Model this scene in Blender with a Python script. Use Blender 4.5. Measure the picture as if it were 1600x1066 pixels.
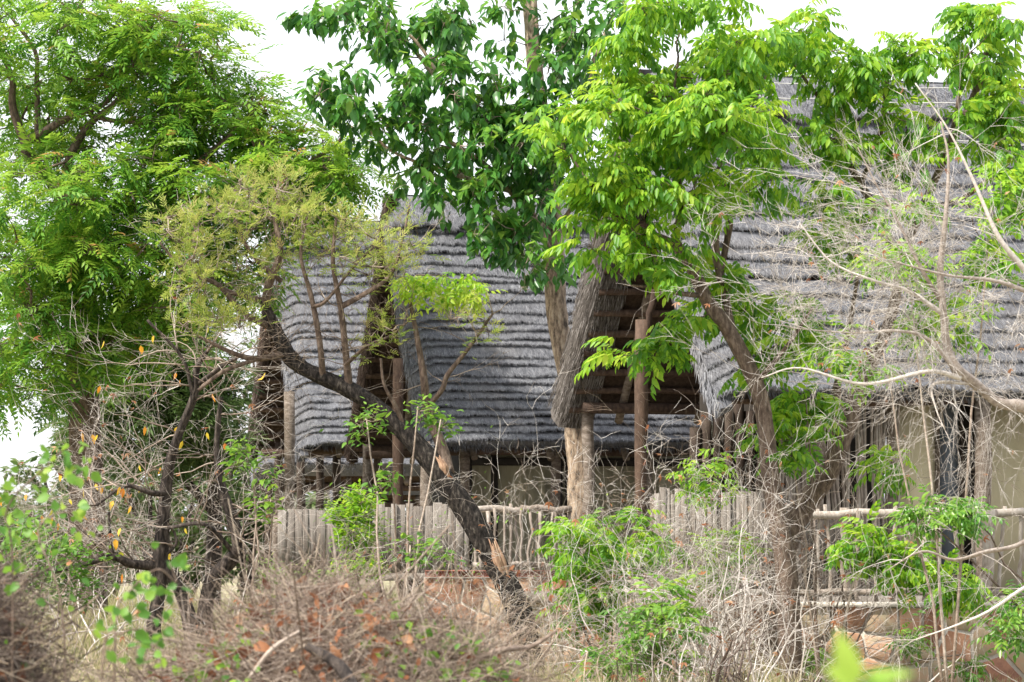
import bpy, math, random
import numpy as np
from mathutils import Matrix, Vector

R = math.radians
for o in list(bpy.data.objects): bpy.data.objects.remove(o)
S = bpy.context.scene
C = S.collection

# ------------------------------------------------------------------ camera
F_PX, HOR, CAMZ = 5200.0, 830.0, 1.8
PITCH = math.atan((HOR-533.0)/F_PX)
cd = bpy.data.cameras.new('camera'); cam = bpy.data.objects.new('camera', cd); C.objects.link(cam)
cam.location = (0, 0, CAMZ); cam.rotation_euler = (R(90)+PITCH, 0, 0)
cd.sensor_width = 36; cd.lens = F_PX*36/1600; cd.clip_start = 0.5; cd.clip_end = 4000
cd.dof.use_dof = True; cd.dof.focus_distance = 40; cd.dof.aperture_fstop = 5.0
S.camera = cam

# ------------------------------------------------------------------ light
SUN_EL, SUN_AZ = R(52), R(-128)          # from the upper left, behind the camera
w = bpy.data.worlds.new('World'); S.world = w; w.use_nodes = True
nt = w.node_tree; bg = nt.nodes['Background']
sky = nt.nodes.new('ShaderNodeTexSky'); sky.sky_type = 'NISHITA'; sky.sun_disc = False
sky.sun_elevation = SUN_EL; sky.sun_rotation = SUN_AZ; sky.dust_density = 4; sky.air_density = 1.2
mx = nt.nodes.new('ShaderNodeMix'); mx.data_type = 'RGBA'; mx.inputs[0].default_value = 0.72
mx.inputs[7].default_value = (8.3, 8.45, 8.8, 1)   # thin white overcast veil
nt.links.new(sky.outputs[0], mx.inputs[6]); nt.links.new(mx.outputs[2], bg.inputs[0])
bg.inputs[1].default_value = 0.1
sl = bpy.data.lights.new('sun', 'SUN'); so = bpy.data.objects.new('sun', sl); C.objects.link(so)
sl.energy = 3.6; sl.angle = R(2.5); sl.color = (1, 0.94, 0.84)
sdir = Vector((math.sin(SUN_AZ)*math.cos(SUN_EL), math.cos(SUN_AZ)*math.cos(SUN_EL), math.sin(SUN_EL)))
so.rotation_euler = sdir.to_track_quat('Z', 'Y').to_euler(); so.location = (0, 0, 30)
vs = S.view_settings; vs.view_transform = 'Standard'; vs.look = 'None'; vs.exposure = 1.14; vs.gamma = 1
vs.use_curve_mapping = False
S.render.engine = 'CYCLES'
S.cycles.max_bounces = 7; S.cycles.transparent_max_bounces = 4; S.cycles.transmission_bounces = 5; S.cycles.diffuse_bounces = 4

# ------------------------------------------------------------------ geometry helpers
def P(px, py, Y):
    r = (px-800)/F_PX; u = (533-py)/F_PX
    y = math.cos(PITCH)-u*math.sin(PITCH); z = math.sin(PITCH)+u*math.cos(PITCH)
    k = Y/y
    return np.array((r*k, Y, CAMZ+z*k))
def project(p):
    d = np.asarray(p, float)-np.array((0, 0, CAMZ))
    f = d[..., 1]*math.cos(PITCH)+d[..., 2]*math.sin(PITCH)
    u = -d[..., 1]*math.sin(PITCH)+d[..., 2]*math.cos(PITCH)
    return 800+d[..., 0]/f*F_PX, 533-u/f*F_PX
def G(px, Y, z=0.0): return np.array(((px-800)/F_PX*Y, Y, z))
def nrm(v):
    v = np.asarray(v, float); return v/np.maximum(np.linalg.norm(v, axis=-1, keepdims=True), 1e-9)

def make_mesh(name, V, loops, sizes, rnd=None, smooth=False):
    me = bpy.data.meshes.new(name)
    V = np.asarray(V, np.float32); loops = np.asarray(loops, np.int32); sizes = np.asarray(sizes, np.int32)
    me.vertices.add(len(V)); me.vertices.foreach_set('co', V.ravel())
    me.loops.add(len(loops)); me.loops.foreach_set('vertex_index', loops)
    me.polygons.add(len(sizes)); me.polygons.foreach_set('loop_start', np.concatenate(([0], np.cumsum(sizes)[:-1])).astype(np.int32))
    if smooth: me.polygons.foreach_set('use_smooth', np.ones(len(sizes), bool))
    if rnd is not None:
        a = me.attributes.new('rnd', 'FLOAT', 'POINT'); a.data.foreach_set('value', np.asarray(rnd, np.float32))
    me.update(calc_edges=True)
    return me

class Geo:
    """collects vertices and faces of one mesh, in world coordinates"""
    def __init__(s): s.V = []; s.L = []; s.S = []; s.A = []; s.n = 0
    def add(s, V, loops, sizes, rnd=None):
        V = np.asarray(V, float).reshape(-1, 3)
        s.V.append(V); s.L.append(np.asarray(loops).ravel()+s.n); s.S.append(np.asarray(sizes).ravel())
        s.A.append(np.full(len(V), 0.5) if rnd is None else (np.full(len(V), rnd) if np.isscalar(rnd) else np.asarray(rnd)))
        s.n += len(V); return s
    def faces(s, V, F, rnd=None):
        return s.add(V, [i for f in F for i in f], [len(f) for f in F], rnd)
    def empty(s): return s.n == 0
    def mesh(s, name, base=(0, 0, 0), smooth=False):
        V = np.concatenate(s.V)-np.asarray(base)
        return make_mesh(name, V, np.concatenate(s.L), np.concatenate(s.S), np.concatenate(s.A), smooth)

def box(g, c, X, Y, Z, hx, hy, hz, rnd=0.5, taper=1.0, bev=0.0):
    """oriented box with chamfered long edges (about Z)"""
    c = np.asarray(c, float); X = nrm(X); Y = nrm(Y); Z = nrm(Z)
    if bev <= 0: ring = [(-hx, -hy), (hx, -hy), (hx, hy), (-hx, hy)]
    else:
        b = min(bev, hx*.8, hy*.8)
        ring = [(-hx+b, -hy), (hx-b, -hy), (hx, -hy+b), (hx, hy-b), (hx-b, hy), (-hx+b, hy), (-hx, hy-b), (-hx, -hy+b)]
    n = len(ring)
    V = [c+X*a+Y*b_-Z*hz for a, b_ in ring]+[c+X*a*taper+Y*b_*taper+Z*hz for a, b_ in ring]
    F = [tuple(range(n))[::-1], tuple(range(n, 2*n))]+[(i, (i+1) % n, n+(i+1) % n, n+i) for i in range(n)]
    g.faces(V, F, rnd)

def tubes(g, polys, sides=5, rnd=None, cap=True):
    """polys: list of (points, radii)"""
    for pts, rad in polys:
        pts = np.asarray(pts, float); n = len(pts)
        rad = np.asarray(rad, float)
        t = np.empty_like(pts); t[1:-1] = pts[2:]-pts[:-2]; t[0] = pts[1]-pts[0]; t[-1] = pts[-1]-pts[-2]
        t /= np.maximum(np.linalg.norm(t, axis=1, keepdims=True), 1e-9)
        m = t.mean(0); ref = np.eye(3)[np.argmin(np.abs(m))]
        a = np.cross(t, ref); a /= np.maximum(np.linalg.norm(a, axis=1, keepdims=True), 1e-9); b = np.cross(t, a)
        th = np.arange(sides)*(2*math.pi/sides)
        V = pts[:, None]+rad[:, None, None]*(a[:, None]*np.cos(th)[None, :, None]+b[:, None]*np.sin(th)[None, :, None])
        i = np.arange(n-1)[:, None]*sides; j = np.arange(sides)[None]; k = (j+1) % sides
        Q = np.stack((i+j, i+k, i+sides+k, i+sides+j), -1).reshape(-1, 4)
        L = Q.ravel(); Sz = np.full(len(Q), 4)
        if cap and sides > 3:
            L = np.concatenate((L, np.arange(sides)[::-1], np.arange(sides)+(n-1)*sides)); Sz = np.concatenate((Sz, [sides, sides]))
        g.add(V.reshape(-1, 3), L, Sz, float(random.random()) if rnd is None else rnd)

def bark_tube(g, pts, rad, sides, rng, rough=.12):
    """a trunk with lumps and furrows"""
    pts, rad = smooth_path(pts, rad, 6)
    n = len(pts); t = np.gradient(pts, axis=0); t = nrm(t)
    ref = np.eye(3)[np.argmin(np.abs(t.mean(0)))]
    a = nrm(np.cross(t, ref)); b = np.cross(t, a); th = np.arange(sides)*(2*math.pi/sides)
    k = rng.normal(0, rough*.35, (n, sides)); fl = rng.normal(0, rough*.6, sides)
    for i in range(1, n): k[i] = .7*k[i-1]+.7*k[i]
    rr = rad[:, None]*(1+k+fl[None]*(1+.5*np.sin(np.arange(n)/3.)[:, None]))
    V = pts[:, None]+rr[:, :, None]*(a[:, None]*np.cos(th)[None, :, None]+b[:, None]*np.sin(th)[None, :, None])
    i = np.arange(n-1)[:, None]*sides; j = np.arange(sides)[None]; kk = (j+1) % sides
    Q = np.stack((i+j, i+kk, i+sides+kk, i+sides+j), -1).reshape(-1, 4)
    L = np.concatenate((Q.ravel(), np.arange(sides)[::-1], np.arange(sides)+(n-1)*sides))
    g.add(V.reshape(-1, 3), L, np.concatenate((np.full(len(Q), 4), [sides, sides])), float(rng.random()))

def smooth_path(pts, rad, k=5):
    pts = np.asarray(pts, float); rad = np.asarray(rad, float)
    n = len(pts)
    if n < 3:
        T = np.linspace(0, 1, k+1)[:, None]; return pts[0]*(1-T)+pts[-1]*T, rad[0]*(1-T[:, 0])+rad[-1]*T[:, 0]
    ext = np.vstack((2*pts[0]-pts[1], pts, 2*pts[-1]-pts[-2])); out = []; ro = []
    for i in range(n-1):
        p0, p1, p2, p3 = ext[i:i+4]
        for t in np.linspace(0, 1, k, endpoint=False):
            out.append(.5*((2*p1)+(-p0+p2)*t+(2*p0-5*p1+4*p2-p3)*t*t+(-p0+3*p1-3*p2+p3)*t**3)); ro.append(rad[i]*(1-t)+rad[i+1]*t)
    out.append(pts[-1]); ro.append(rad[-1])
    return np.array(out), np.array(ro)

# ------------------------------------------------------------------ objects
def tag(o, label=None, cat=None, group=None, kind=None):
    if label: o['label'] = label
    if cat: o['category'] = cat
    if group: o['group'] = group
    if kind: o['kind'] = kind
    return o
def thing(name, label, cat, base, group=None):
    o = bpy.data.objects.new(name, None); C.objects.link(o); o.location = [float(v) for v in base]
    o.empty_display_size = .2
    return tag(o, label, cat, group)
def part(name, g, mat, parent, smooth=False, label=None, kind=None, root=None):
    root = root or parent
    me = g.mesh(name, root.location if root else (0, 0, 0), smooth); me.materials.append(mat)
    o = bpy.data.objects.new(name, me); C.objects.link(o); o.parent = parent
    if label: o['label'] = label
    if kind: o['kind'] = kind
    return o

# ------------------------------------------------------------------ materials
def nodes(m):
    m.use_nodes = True; t = m.node_tree; return t, t.nodes['Principled BSDF'], t.nodes['Material Output']
def ramp(t, cols, fac):
    r = t.nodes.new('ShaderNodeValToRGB'); e = r.color_ramp.elements
    while len(e) < len(cols): e.new(0.5)
    for i, c in enumerate(cols):
        if len(c) == 4: pos, c = c[0], c[1:]
        else: pos = i/(len(cols)-1)
        e[i].position = pos; e[i].color = (*c, 1)
    t.links.new(fac, r.inputs[0]); return r.outputs[0]
def rndfac(t, isl=.3):
    at = t.nodes.new('ShaderNodeAttribute'); at.attribute_name = 'rnd'
    oi = t.nodes.new('ShaderNodeObjectInfo'); ge = t.nodes.new('ShaderNodeNewGeometry')
    m1 = t.nodes.new('ShaderNodeMath'); m1.operation = 'MULTIPLY_ADD'; m1.inputs[1].default_value = isl
    t.links.new(ge.outputs['Random Per Island'], m1.inputs[0]); t.links.new(at.outputs['Fac'], m1.inputs[2])
    m2 = t.nodes.new('ShaderNodeMath'); m2.operation = 'SUBTRACT'; m2.inputs[1].default_value = isl/2
    t.links.new(m1.outputs[0], m2.inputs[0]); m2.use_clamp = True
    return m2.outputs[0]
def leaf_mat(name, cols, trans=.35, rough=.45, isl=.3, spec=.4):
    m = bpy.data.materials.new(name); t, b, out = nodes(m)
    c = ramp(t, cols, rndfac(t, isl))
    t.links.new(c, b.inputs['Base Color']); b.inputs['Roughness'].default_value = rough
    b.inputs['Specular IOR Level'].default_value = spec
    if trans > 0:
        tr = t.nodes.new('ShaderNodeBsdfTranslucent'); mxs = t.nodes.new('ShaderNodeMixShader'); mxs.inputs[0].default_value = trans
        hs = t.nodes.new('ShaderNodeHueSaturation'); hs.inputs['Value'].default_value = 1.5; hs.inputs['Hue'].default_value = .485
        t.links.new(c, hs.inputs['Color']); t.links.new(hs.outputs[0], tr.inputs[0])
        t.links.new(b.outputs[0], mxs.inputs[1]); t.links.new(tr.outputs[0], mxs.inputs[2]); t.links.new(mxs.outputs[0], out.inputs[0])
    return m
def grain_mat(name, cols, scale=(8, 8, 8), rough=.85, bump=.3, isl=.4, detail=6, mixn=.6, dist=.01):
    """colour from noise mixed with the piece's own random value, plus bump"""
    m = bpy.data.materials.new(name); t, b, out = nodes(m)
    tc = t.nodes.new('ShaderNodeTexCoord'); mp = t.nodes.new('ShaderNodeMapping'); mp.inputs['Scale'].default_value = scale
    t.links.new(tc.outputs['Object'], mp.inputs[0])
    oi = t.nodes.new('ShaderNodeObjectInfo'); 
    n = t.nodes.new('ShaderNodeTexNoise'); n.noise_dimensions = '4D'; n.inputs['Scale'].default_value = 1; n.inputs['Detail'].default_value = detail; n.inputs['Roughness'].default_value = .65
    t.links.new(mp.outputs[0], n.inputs['Vector'])
    m3 = t.nodes.new('ShaderNodeMath'); m3.operation = 'MULTIPLY'; m3.inputs[1].default_value = 20
    t.links.new(oi.outputs['Random'], m3.inputs[0]); t.links.new(m3.outputs[0], n.inputs['W'])
    f = rndfac(t, isl)
    mixf = t.nodes.new('ShaderNodeMix'); mixf.data_type = 'FLOAT'; mixf.inputs[0].default_value = mixn
    st = t.nodes.new('ShaderNodeMapRange'); st.inputs[1].default_value = .36; st.inputs[2].default_value = .64
    t.links.new(n.outputs[0], st.inputs[0])
    t.links.new(f, mixf.inputs[2]); t.links.new(st.outputs[0], mixf.inputs[3])
    c = ramp(t, cols, mixf.outputs[0])
    t.links.new(c, b.inputs['Base Color']); b.inputs['Roughness'].default_value = rough; b.inputs['Specular IOR Level'].default_value = .25
    bp = t.nodes.new('ShaderNodeBump'); bp.inputs['Strength'].default_value = bump; bp.inputs['Distance'].default_value = dist
    t.links.new(n.outputs[0], bp.inputs['Height']); t.links.new(bp.outputs[0], b.inputs['Normal'])
    return m

M = {}
M['neem'] = leaf_mat('neem_leaf', [(.04, .14, .022), (.08, .23, .026), (.17, .34, .035), (.29, .42, .055), (.42, .26, .09)], .48)
M['neem'].node_tree.nodes['Color Ramp'].color_ramp.elements[3].position = .93
M['broad'] = leaf_mat('broad_leaf', [(.03, .12, .026), (.055, .19, .03), (.12, .29, .038), (.22, .38, .05)], .46, .34, .5, .6)
M['bright'] = leaf_mat('bright_leaf', [(.06, .19, .018), (.13, .31, .02), (.25, .44, .028), (.38, .50, .05)], .5, .42, .65)
M['feather'] = leaf_mat('feather_leaf', [(.12, .23, .03), (.22, .31, .05), (.34, .38, .09), (.40, .34, .13)], .45, .6)
M['farleaf'] = leaf_mat('far_leaf', [(.05, .10, .03), (.085, .15, .04), (.14, .21, .06), (.22, .25, .11)], .35, .6)
M['shrubleaf'] = leaf_mat('shrub_leaf', [(.05, .15, .022), (.10, .24, .03), (.19, .34, .04), (.30, .42, .06)], .42, .5)
M['rust'] = leaf_mat('rust_leaf', [(.12, .045, .022), (.22, .085, .036), (.34, .15, .065), (.42, .26, .15)], .3, .7)
M['yellow'] = leaf_mat('yellow_leaf', [(.60, .20, .03), (.72, .35, .03), (.68, .48, .04), (.35, .45, .04)], .35, .5)
M['grass'] = leaf_mat('grass_blade', [(.10, .15, .035), (.20, .24, .07), (.36, .31, .17), (.48, .40, .27)], .3, .7)
M['twig_grey'] = grain_mat('grey_twig', [(.14, .11, .09), (.32, .27, .235), (.50, .455, .41), (.66, .62, .58)], (30, 30, 30), .8, .2, .8, 3, .35)
M['twig_pale'] = grain_mat('pale_twig', [(.20, .165, .14), (.37, .33, .295), (.55, .51, .475), (.70, .67, .63)], (30, 30, 30), .8, .2, .7, 3, .35)
M['twig_brown'] = grain_mat('brown_twig', [(.05, .035, .028), (.15, .11, .085), (.30, .235, .19), (.48, .41, .35)], (30, 30, 30), .85, .2, .8, 3, .35)
M['twig_tan'] = grain_mat('tan_twig', [(.20, .15, .11), (.34, .27, .20), (.48, .40, .31)], (30, 30, 30), .85, .2, .6, 3, .35)
M['bark_black'] = grain_mat('black_bark', [(.006, .005, .0045), (.016, .013, .012), (.04, .033, .029), (.11, .095, .082)], (34, 34, 12), .92, 1.0, .2, 8, .95, .03)
M['bark_dark'] = grain_mat('dark_bark', [(.015, .012, .011), (.035, .028, .025), (.07, .056, .048), (.14, .115, .10)], (24, 24, 9), .92, .9, .2, 8, .95, .02)
M['bark_brown'] = grain_mat('brown_bark', [(.05, .036, .03), (.12, .085, .066), (.23, .175, .14)], (28, 28, 10), .9, .8, .2, 8, .9, .02)
M['bark_pale'] = grain_mat('pale_bark', [(.07, .055, .045), (.24, .18, .13), (.42, .32, .235), (.55, .46, .36)], (22, 22, 7), .9, 1.0, .2, 9, .95, .03)
M['wound'] = grain_mat('torn_wood', [(.12, .07, .045), (.34, .21, .14), (.50, .36, .25)], (60, 60, 8), .8, .5, .2)
M['thatch'] = grain_mat('grey_thatch', [(.05, .052, .061), (.108, .111, .125), (.185, .189, .207), (.30, .305, .325)], (9, 9, 9), .9, .5, .3, 6, .22)
def weather(m, col, sc, lo, hi, amt):
    t = m.node_tree; b = t.nodes['Principled BSDF']; src = b.inputs['Base Color'].links[0].from_socket
    tc = t.nodes.new('ShaderNodeTexCoord'); n = t.nodes.new('ShaderNodeTexNoise'); n.inputs['Scale'].default_value = sc; n.inputs['Detail'].default_value = 5
    t.links.new(tc.outputs['Object'], n.inputs['Vector']); mr = t.nodes.new('ShaderNodeMapRange'); mr.inputs[1].default_value = lo; mr.inputs[2].default_value = hi; mr.inputs[4].default_value = amt
    t.links.new(n.outputs[0], mr.inputs[0]); x = t.nodes.new('ShaderNodeMix'); x.data_type = 'RGBA'; t.links.new(mr.outputs[0], x.inputs[0]); t.links.new(src, x.inputs[6]); x.inputs[7].default_value = (*col, 1)
    t.links.new(x.outputs[2], b.inputs['Base Color'])
weather(M['thatch'], (.21, .185, .16), .9, .52, .75, .32); weather(M['thatch'], (.09, .092, .105), 2.2, .55, .75, .4)
M['thatch_shaded'] = grain_mat('shaded_thatch_edge', [(.012, .008, .006), (.04, .026, .02), (.085, .058, .047), (.16, .125, .11)], (14, 14, 14), .92, .5, .8, 6, .3)  # brown cut edge of the farther huts, shade put into the darker colour
M['twig_dark'] = grain_mat('dark_twig', [(.02, .014, .012), (.06, .042, .034), (.14, .105, .088), (.34, .29, .25)], (30, 30, 30), .85, .2, .8, 3, .35)
M['thatch_cut'] = grain_mat('brown_thatch_edge', [(.04, .034, .031), (.09, .078, .071), (.17, .152, .142), (.30, .28, .27)], (14, 14, 14), .92, .5, .8, 6, .3)
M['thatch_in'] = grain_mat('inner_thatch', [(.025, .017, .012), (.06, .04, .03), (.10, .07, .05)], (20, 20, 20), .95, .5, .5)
M['log'] = grain_mat('weathered_log', [(.05, .036, .028), (.10, .077, .06), (.17, .138, .113), (.26, .22, .19)], (10, 10, 22), .85, .6, .4, 8, .7)
M['log_brown'] = grain_mat('brown_log', [(.025, .015, .011), (.065, .041, .029), (.12, .078, .056)], (22, 22, 10), .8, .5, .3)
M['log_dark'] = grain_mat('dark_log', [(.02, .015, .012), (.05, .036, .028), (.09, .068, .053)], (14, 14, 6), .85, .6, .4)  # logs of a darker brown than the weathered ones
M['plank'] = grain_mat('weathered_plank', [(.07, .058, .05), (.15, .13, .112), (.23, .205, .182), (.33, .30, .275)], (45, 45, 2.5), .85, .7, .5, 8, .6)
M['stick'] = grain_mat('weathered_stick', [(.16, .125, .10), (.30, .255, .22), (.45, .41, .37)], (30, 30, 8), .85, .5, .7)
M['stone'] = grain_mat('sandstone', [(.19, .09, .065), (.36, .185, .115), (.48, .28, .18), (.38, .32, .22), (.58, .37, .24)], (5, 5, 5), .85, .6, 0, 9, .3, .02)
M['mortar'] = grain_mat('mortar', [(.42, .38, .33), (.60, .56, .50)], (25, 25, 25), .95, .5, .2)
M['cream'] = grain_mat('cream_wall', [(.46, .40, .26), (.60, .54, .37), (.68, .61, .43)], (2.5, 2.5, .9), .8, .15, .2)
M['slate'] = grain_mat('slate_panel', [(.10, .12, .14), (.15, .17, .20)], (4, 4, 4), .5, .1, .2)
M['dark'] = grain_mat('dark_wood_and_shade', [(.012, .010, .009), (.035, .028, .022)], (9, 9, 9), .8, .3, .3)  # dark wood of frames and chair; also colours the near-black shade panels
M['steel'] = grain_mat('red_oxide_steel', [(.17, .06, .045), (.26, .10, .075), (.32, .15, .11)], (14, 14, 14), .7, .3, .1)
M['soil'] = grain_mat('dry_soil', [(.16, .12, .085), (.25, .20, .145), (.27, .26, .14), (.33, .28, .20)], (1.2, 1.2, 1.2), .95, .6, .1, 9, .95)
M['litter'] = grain_mat('leaf_litter', [(.02, .014, .011), (.06, .04, .03), (.12, .08, .06), (.2, .14, .11)], (18, 18, 18), .95, .9, .1, 8, .95, .03)
M['canvas'] = grain_mat('canvas', [(.20, .19, .14), (.33, .31, .22), (.42, .39, .28)], (9, 9, 1.2), .9, .2, .2)
M['wire'] = grain_mat('pale_wire', [(.4, .4, .38), (.6, .6, .56)], (5, 5, 5), .6, .1, .1)

# ------------------------------------------------------------------ leaf templates: length 1 along X
def leaf6(Lh=1.0, Wd=.4, org=(0, 0, 0), ang=0.0, pitch=0.0, curl=.12):
    ps = [(0, 0, 0), (.28, -.5*Wd, .04), (.28, 0, -.05*Wd*2), (.28, .5*Wd, .04), (.65, -.4*Wd, .0), (.65, 0, -.06-.04*Wd), (.65, .4*Wd, .0), (1, 0, -curl)]
    fs = [(0, 1, 2), (0, 2, 3), (1, 4, 5, 2), (2, 5, 6, 3), (4, 7, 5), (5, 7, 6)]
    return _orient(ps, fs, Lh, org, ang, pitch)
def leaf4(Lh=1.0, Wd=.3, org=(0, 0, 0), ang=0.0, pitch=0.0):
    ps = [(0, 0, 0), (.42, -.5*Wd, .03), (.5, .5*Wd, .03), (1, 0, -.08)]
    return _orient(ps, [(0, 1, 3), (0, 3, 2)], Lh, org, ang, pitch)
def _orient(ps, fs, Lh, org, ang, pitch):
    V = np.array(ps)*Lh
    c, s = math.cos(pitch), math.sin(pitch); V = V@np.array([[c, 0, s], [0, 1, 0], [-s, 0, c]])
    c, s = math.cos(ang), math.sin(ang); V = V@np.array([[c, s, 0], [-s, c, 0], [0, 0, 1]])
    return V+np.array(org), fs
def join(parts):
    V = []; F = []; n = 0
    for v, f in parts:
        V.append(v); F += [tuple(i+n for i in q) for q in f]; n += len(v)
    return np.concatenate(V), F
def frond(pairs, ll, lw, ang=1.05, pitch=-.25, droop=.35, six=False, seed=0):
    rg = random.Random(seed); ps = []; x0 = .12
    for i in range(pairs):
        x = x0+(1-x0)*i/(pairs-.3); z = -droop*x*x
        sc = (.75+.5*math.sin(math.pi*(i+1)/(pairs+1)))*rg.uniform(.85, 1.12)
        for s in (-1, 1):
            f = leaf6 if six else leaf4
            ps.append(f(ll*sc, lw, (x, 0, z), s*(ang-.35*i/pairs+rg.uniform(-.15, .15)), pitch+rg.uniform(-.2, .2)))
    ps.append((leaf6 if six else leaf4)(ll, lw, (1, 0, -droop), rg.uniform(-.2, .2), pitch-.3))
    xs = [0, .5, 1]; rv = []
    for x in xs: rv += [(x, -.006, -droop*x*x), (x, .006, -droop*x*x)]
    ps.append((np.array(rv), [(0, 1, 3, 2), (2, 3, 5, 4)]))
    return join(ps)
def whorl(n, lw, seed=0, spread=1.0):
    """a spray of n drooping leaves round a twig tip"""
    rg = random.Random(seed); ps = []
    for i in range(n):
        x = .25*i/n
        ps.append(leaf6(rg.uniform(.55, .8), lw*rg.uniform(.9, 1.1), (x, 0, 0), rg.choice((-1, 1))*rg.uniform(.1, spread), -rg.uniform(.1, .9), .15))
    return join(ps)
TPL = {
 'neem': [frond(7, .25, .34, seed=i, droop=.3+.15*i) for i in range(3)],
 'bright': [frond(4, .42, .38, six=True, pitch=-.85, droop=.45, seed=i+5) for i in range(3)],
 'sparse': [frond(3, .40, .42, six=True, pitch=-.5, droop=.3, seed=i+9) for i in range(3)],
 'broad': [leaf6(1, .44, curl=.2), leaf6(1, .38, curl=.05), leaf6(1, .48, curl=.3)],
 'small': [leaf4(1, .42), leaf4(1, .5)],
 'round': [leaf6(1, .8, curl=.1), leaf6(1, .7, curl=.25)],
 'feather': [frond(4, .42, .20, ang=.7, pitch=.2, droop=.05, seed=i+20) for i in range(3)],
 'crumple': [leaf6(1, .55, curl=.55), leaf6(1, .4, curl=-.4)],
 'dead': [join([leaf6(1, .3, curl=.3), leaf6(.8, .35, ang=.8, pitch=-.4), leaf6(.9, .3, ang=-.7, pitch=.3)])],
}
TMESH = {}
def tmesh(kind, k, mat):
    key = (kind, k, mat.name)
    if key not in TMESH:
        V, F = TPL[kind][k]
        ms = []
        for j in range(6):       # shades of the same leaf
            me = make_mesh('leaf', V, [i for f in F for i in f], [len(f) for f in F], np.full(len(V), .08+.16*j), True)
            me.materials.append(mat); ms.append(me)
        TMESH[key] = ms
    return TMESH[key]
def frames(D, N):
    D = nrm(D); Y = nrm(np.cross(N, D)); Z = np.cross(D, Y)
    return np.stack((D, Y, Z), -1)      # columns
def place(kind, pos, D, size, rnd, N=None, rng=None):
    """arrays of leaf placements"""
    n = len(pos)
    if N is None: N = np.tile((0, 0, 1.), (n, 1))+rng.normal(0, .35, (n, 3))
    return dict(kind=kind, pos=np.asarray(pos), M=frames(D, N), size=np.asarray(size), rnd=np.clip(rnd, 0, 1), t=rng.integers(0, len(TPL[kind]), n))
def put_leaves(root, pl, mat, name='leaf', nparts=300, rest='crown', parent=None, label=None):
    pos = pl['pos']; n = len(pos)
    if n == 0: return
    if n <= nparts: sel = np.arange(n)
    else:
        x, y = project(pos); inside = (x > 0) & (x < 1600) & (y > 0) & (y < 1066)
        d = pos[:, 1]/np.maximum(pl['size'], 1e-3)+np.where(inside, 0, 1e6); sel = np.argsort(d)[:nparts]
    mask = np.zeros(n, bool); mask[sel] = True
    base = np.array(root.location)
    g = Geo()
    for k in range(len(TPL[pl['kind']])):
        idx = np.where(~mask & (pl['t'] == k))[0]
        if not len(idx): continue
        V, F = TPL[pl['kind']][k]
        W = np.einsum('nij,vj->nvi', pl['M'][idx]*pl['size'][idx, None, None], V)+pos[idx][:, None]
        fl = np.array([i for f in F for i in f]); fs = np.array([len(f) for f in F]); nv = len(V)
        L = (fl[None]+np.arange(len(idx))[:, None]*nv).ravel()
        g.add(W.reshape(-1, 3), L, np.tile(fs, len(idx)), np.repeat(pl['rnd'][idx], nv))
    par = parent or root
    if not g.empty():
        par = part(rest, g, mat, par, True, kind='stuff', root=root)
    for i in sel:
        k = int(pl['t'][i]); me = tmesh(pl['kind'], k, mat)[min(5, int(pl['rnd'][i]*6))]
        o = bpy.data.objects.new(name, me); C.objects.link(o); o.parent = par
        A = pl['M'][i]*pl['size'][i]; q = pos[i]-base
        o.matrix_basis = Matrix([[*A[0], q[0]], [*A[1], q[1]], [*A[2], q[2]], [0, 0, 0, 1]])
        if label: o['label'] = label

# ------------------------------------------------------------------ growth
def grow(rng, p, d, length, r, depth, out, nseg=5, wob=.16, grav=-.02, kids=(3, 5), ratio=.62, ang=.65, tips=None, up=0.0):
    pts = [np.array(p, float)]; d = nrm(d); rad = [r]; st = length/nseg; dirs = []
    for i in range(nseg):
        d = nrm(d+rng.normal(0, wob, 3)+np.array((0, 0, grav+up)))
        pts.append(pts[-1]+d*st*rng.uniform(.8, 1.2)); rad.append(r*(1-.72*(i+1)/nseg)); dirs.append(d)
    out.append((depth, np.array(pts), np.array(rad)))
    if depth <= 0:
        if tips is not None: tips.append((pts[-1], d))
        return
    for k in range(int(rng.integers(kids[0], kids[1]+1))):
        i = int(rng.integers(max(1, nseg//4), nseg+1)) if k else nseg
        a = rng.normal(0, 1, 3); a = nrm(a-d*np.dot(a, d)); dd = dirs[min(i, nseg-1)]
        nd = nrm(dd+a*math.tan(ang*rng.uniform(.55, 1.25)))
        grow(rng, pts[i], nd, length*ratio*rng.uniform(.7, 1.15), max(rad[i]*.72, .0022), depth-1, out, max(3, nseg-1), wob, grav, kids, ratio, ang, tips, up)

def connect(nodes_, targets, r0, r1, rng, sag=.05):
    """join each target to the nearest node of the growing skeleton"""
    N = np.array(nodes_); polys = []
    d0 = np.array([np.min(np.linalg.norm(N-t, axis=1)) for t in targets]); order = np.argsort(d0)
    for i in order:
        t = targets[i]; dd = np.linalg.norm(N-t, axis=1)+.25*np.maximum(0, N[:, 2]-t[2]); j = int(np.argmin(dd)); a = N[j]
        L = np.linalg.norm(t-a); k = max(3, int(L/.18)+2); T = np.linspace(0, 1, k)[:, None]
        q = a*(1-T)+t*T+np.sin(math.pi*T)*np.array((0, 0, -sag*L))+rng.normal(0, .035*L, (k, 3))*np.sin(math.pi*T)
        rr = r0*(1-T[:, 0])+r1*T[:, 0]
        polys.append((q, rr*min(1.6, .6+.5*L))); N = np.vstack((N, q[1:]))
    return polys
def ell(rng, n, c, rx, ry, rz, shell=.45):
    v = nrm(rng.normal(0, 1, (n, 3))); rr = (shell+(1-shell)*rng.random(n))[:, None]**.6
    return c+v*rr*np.array((rx, ry, rz))

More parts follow.
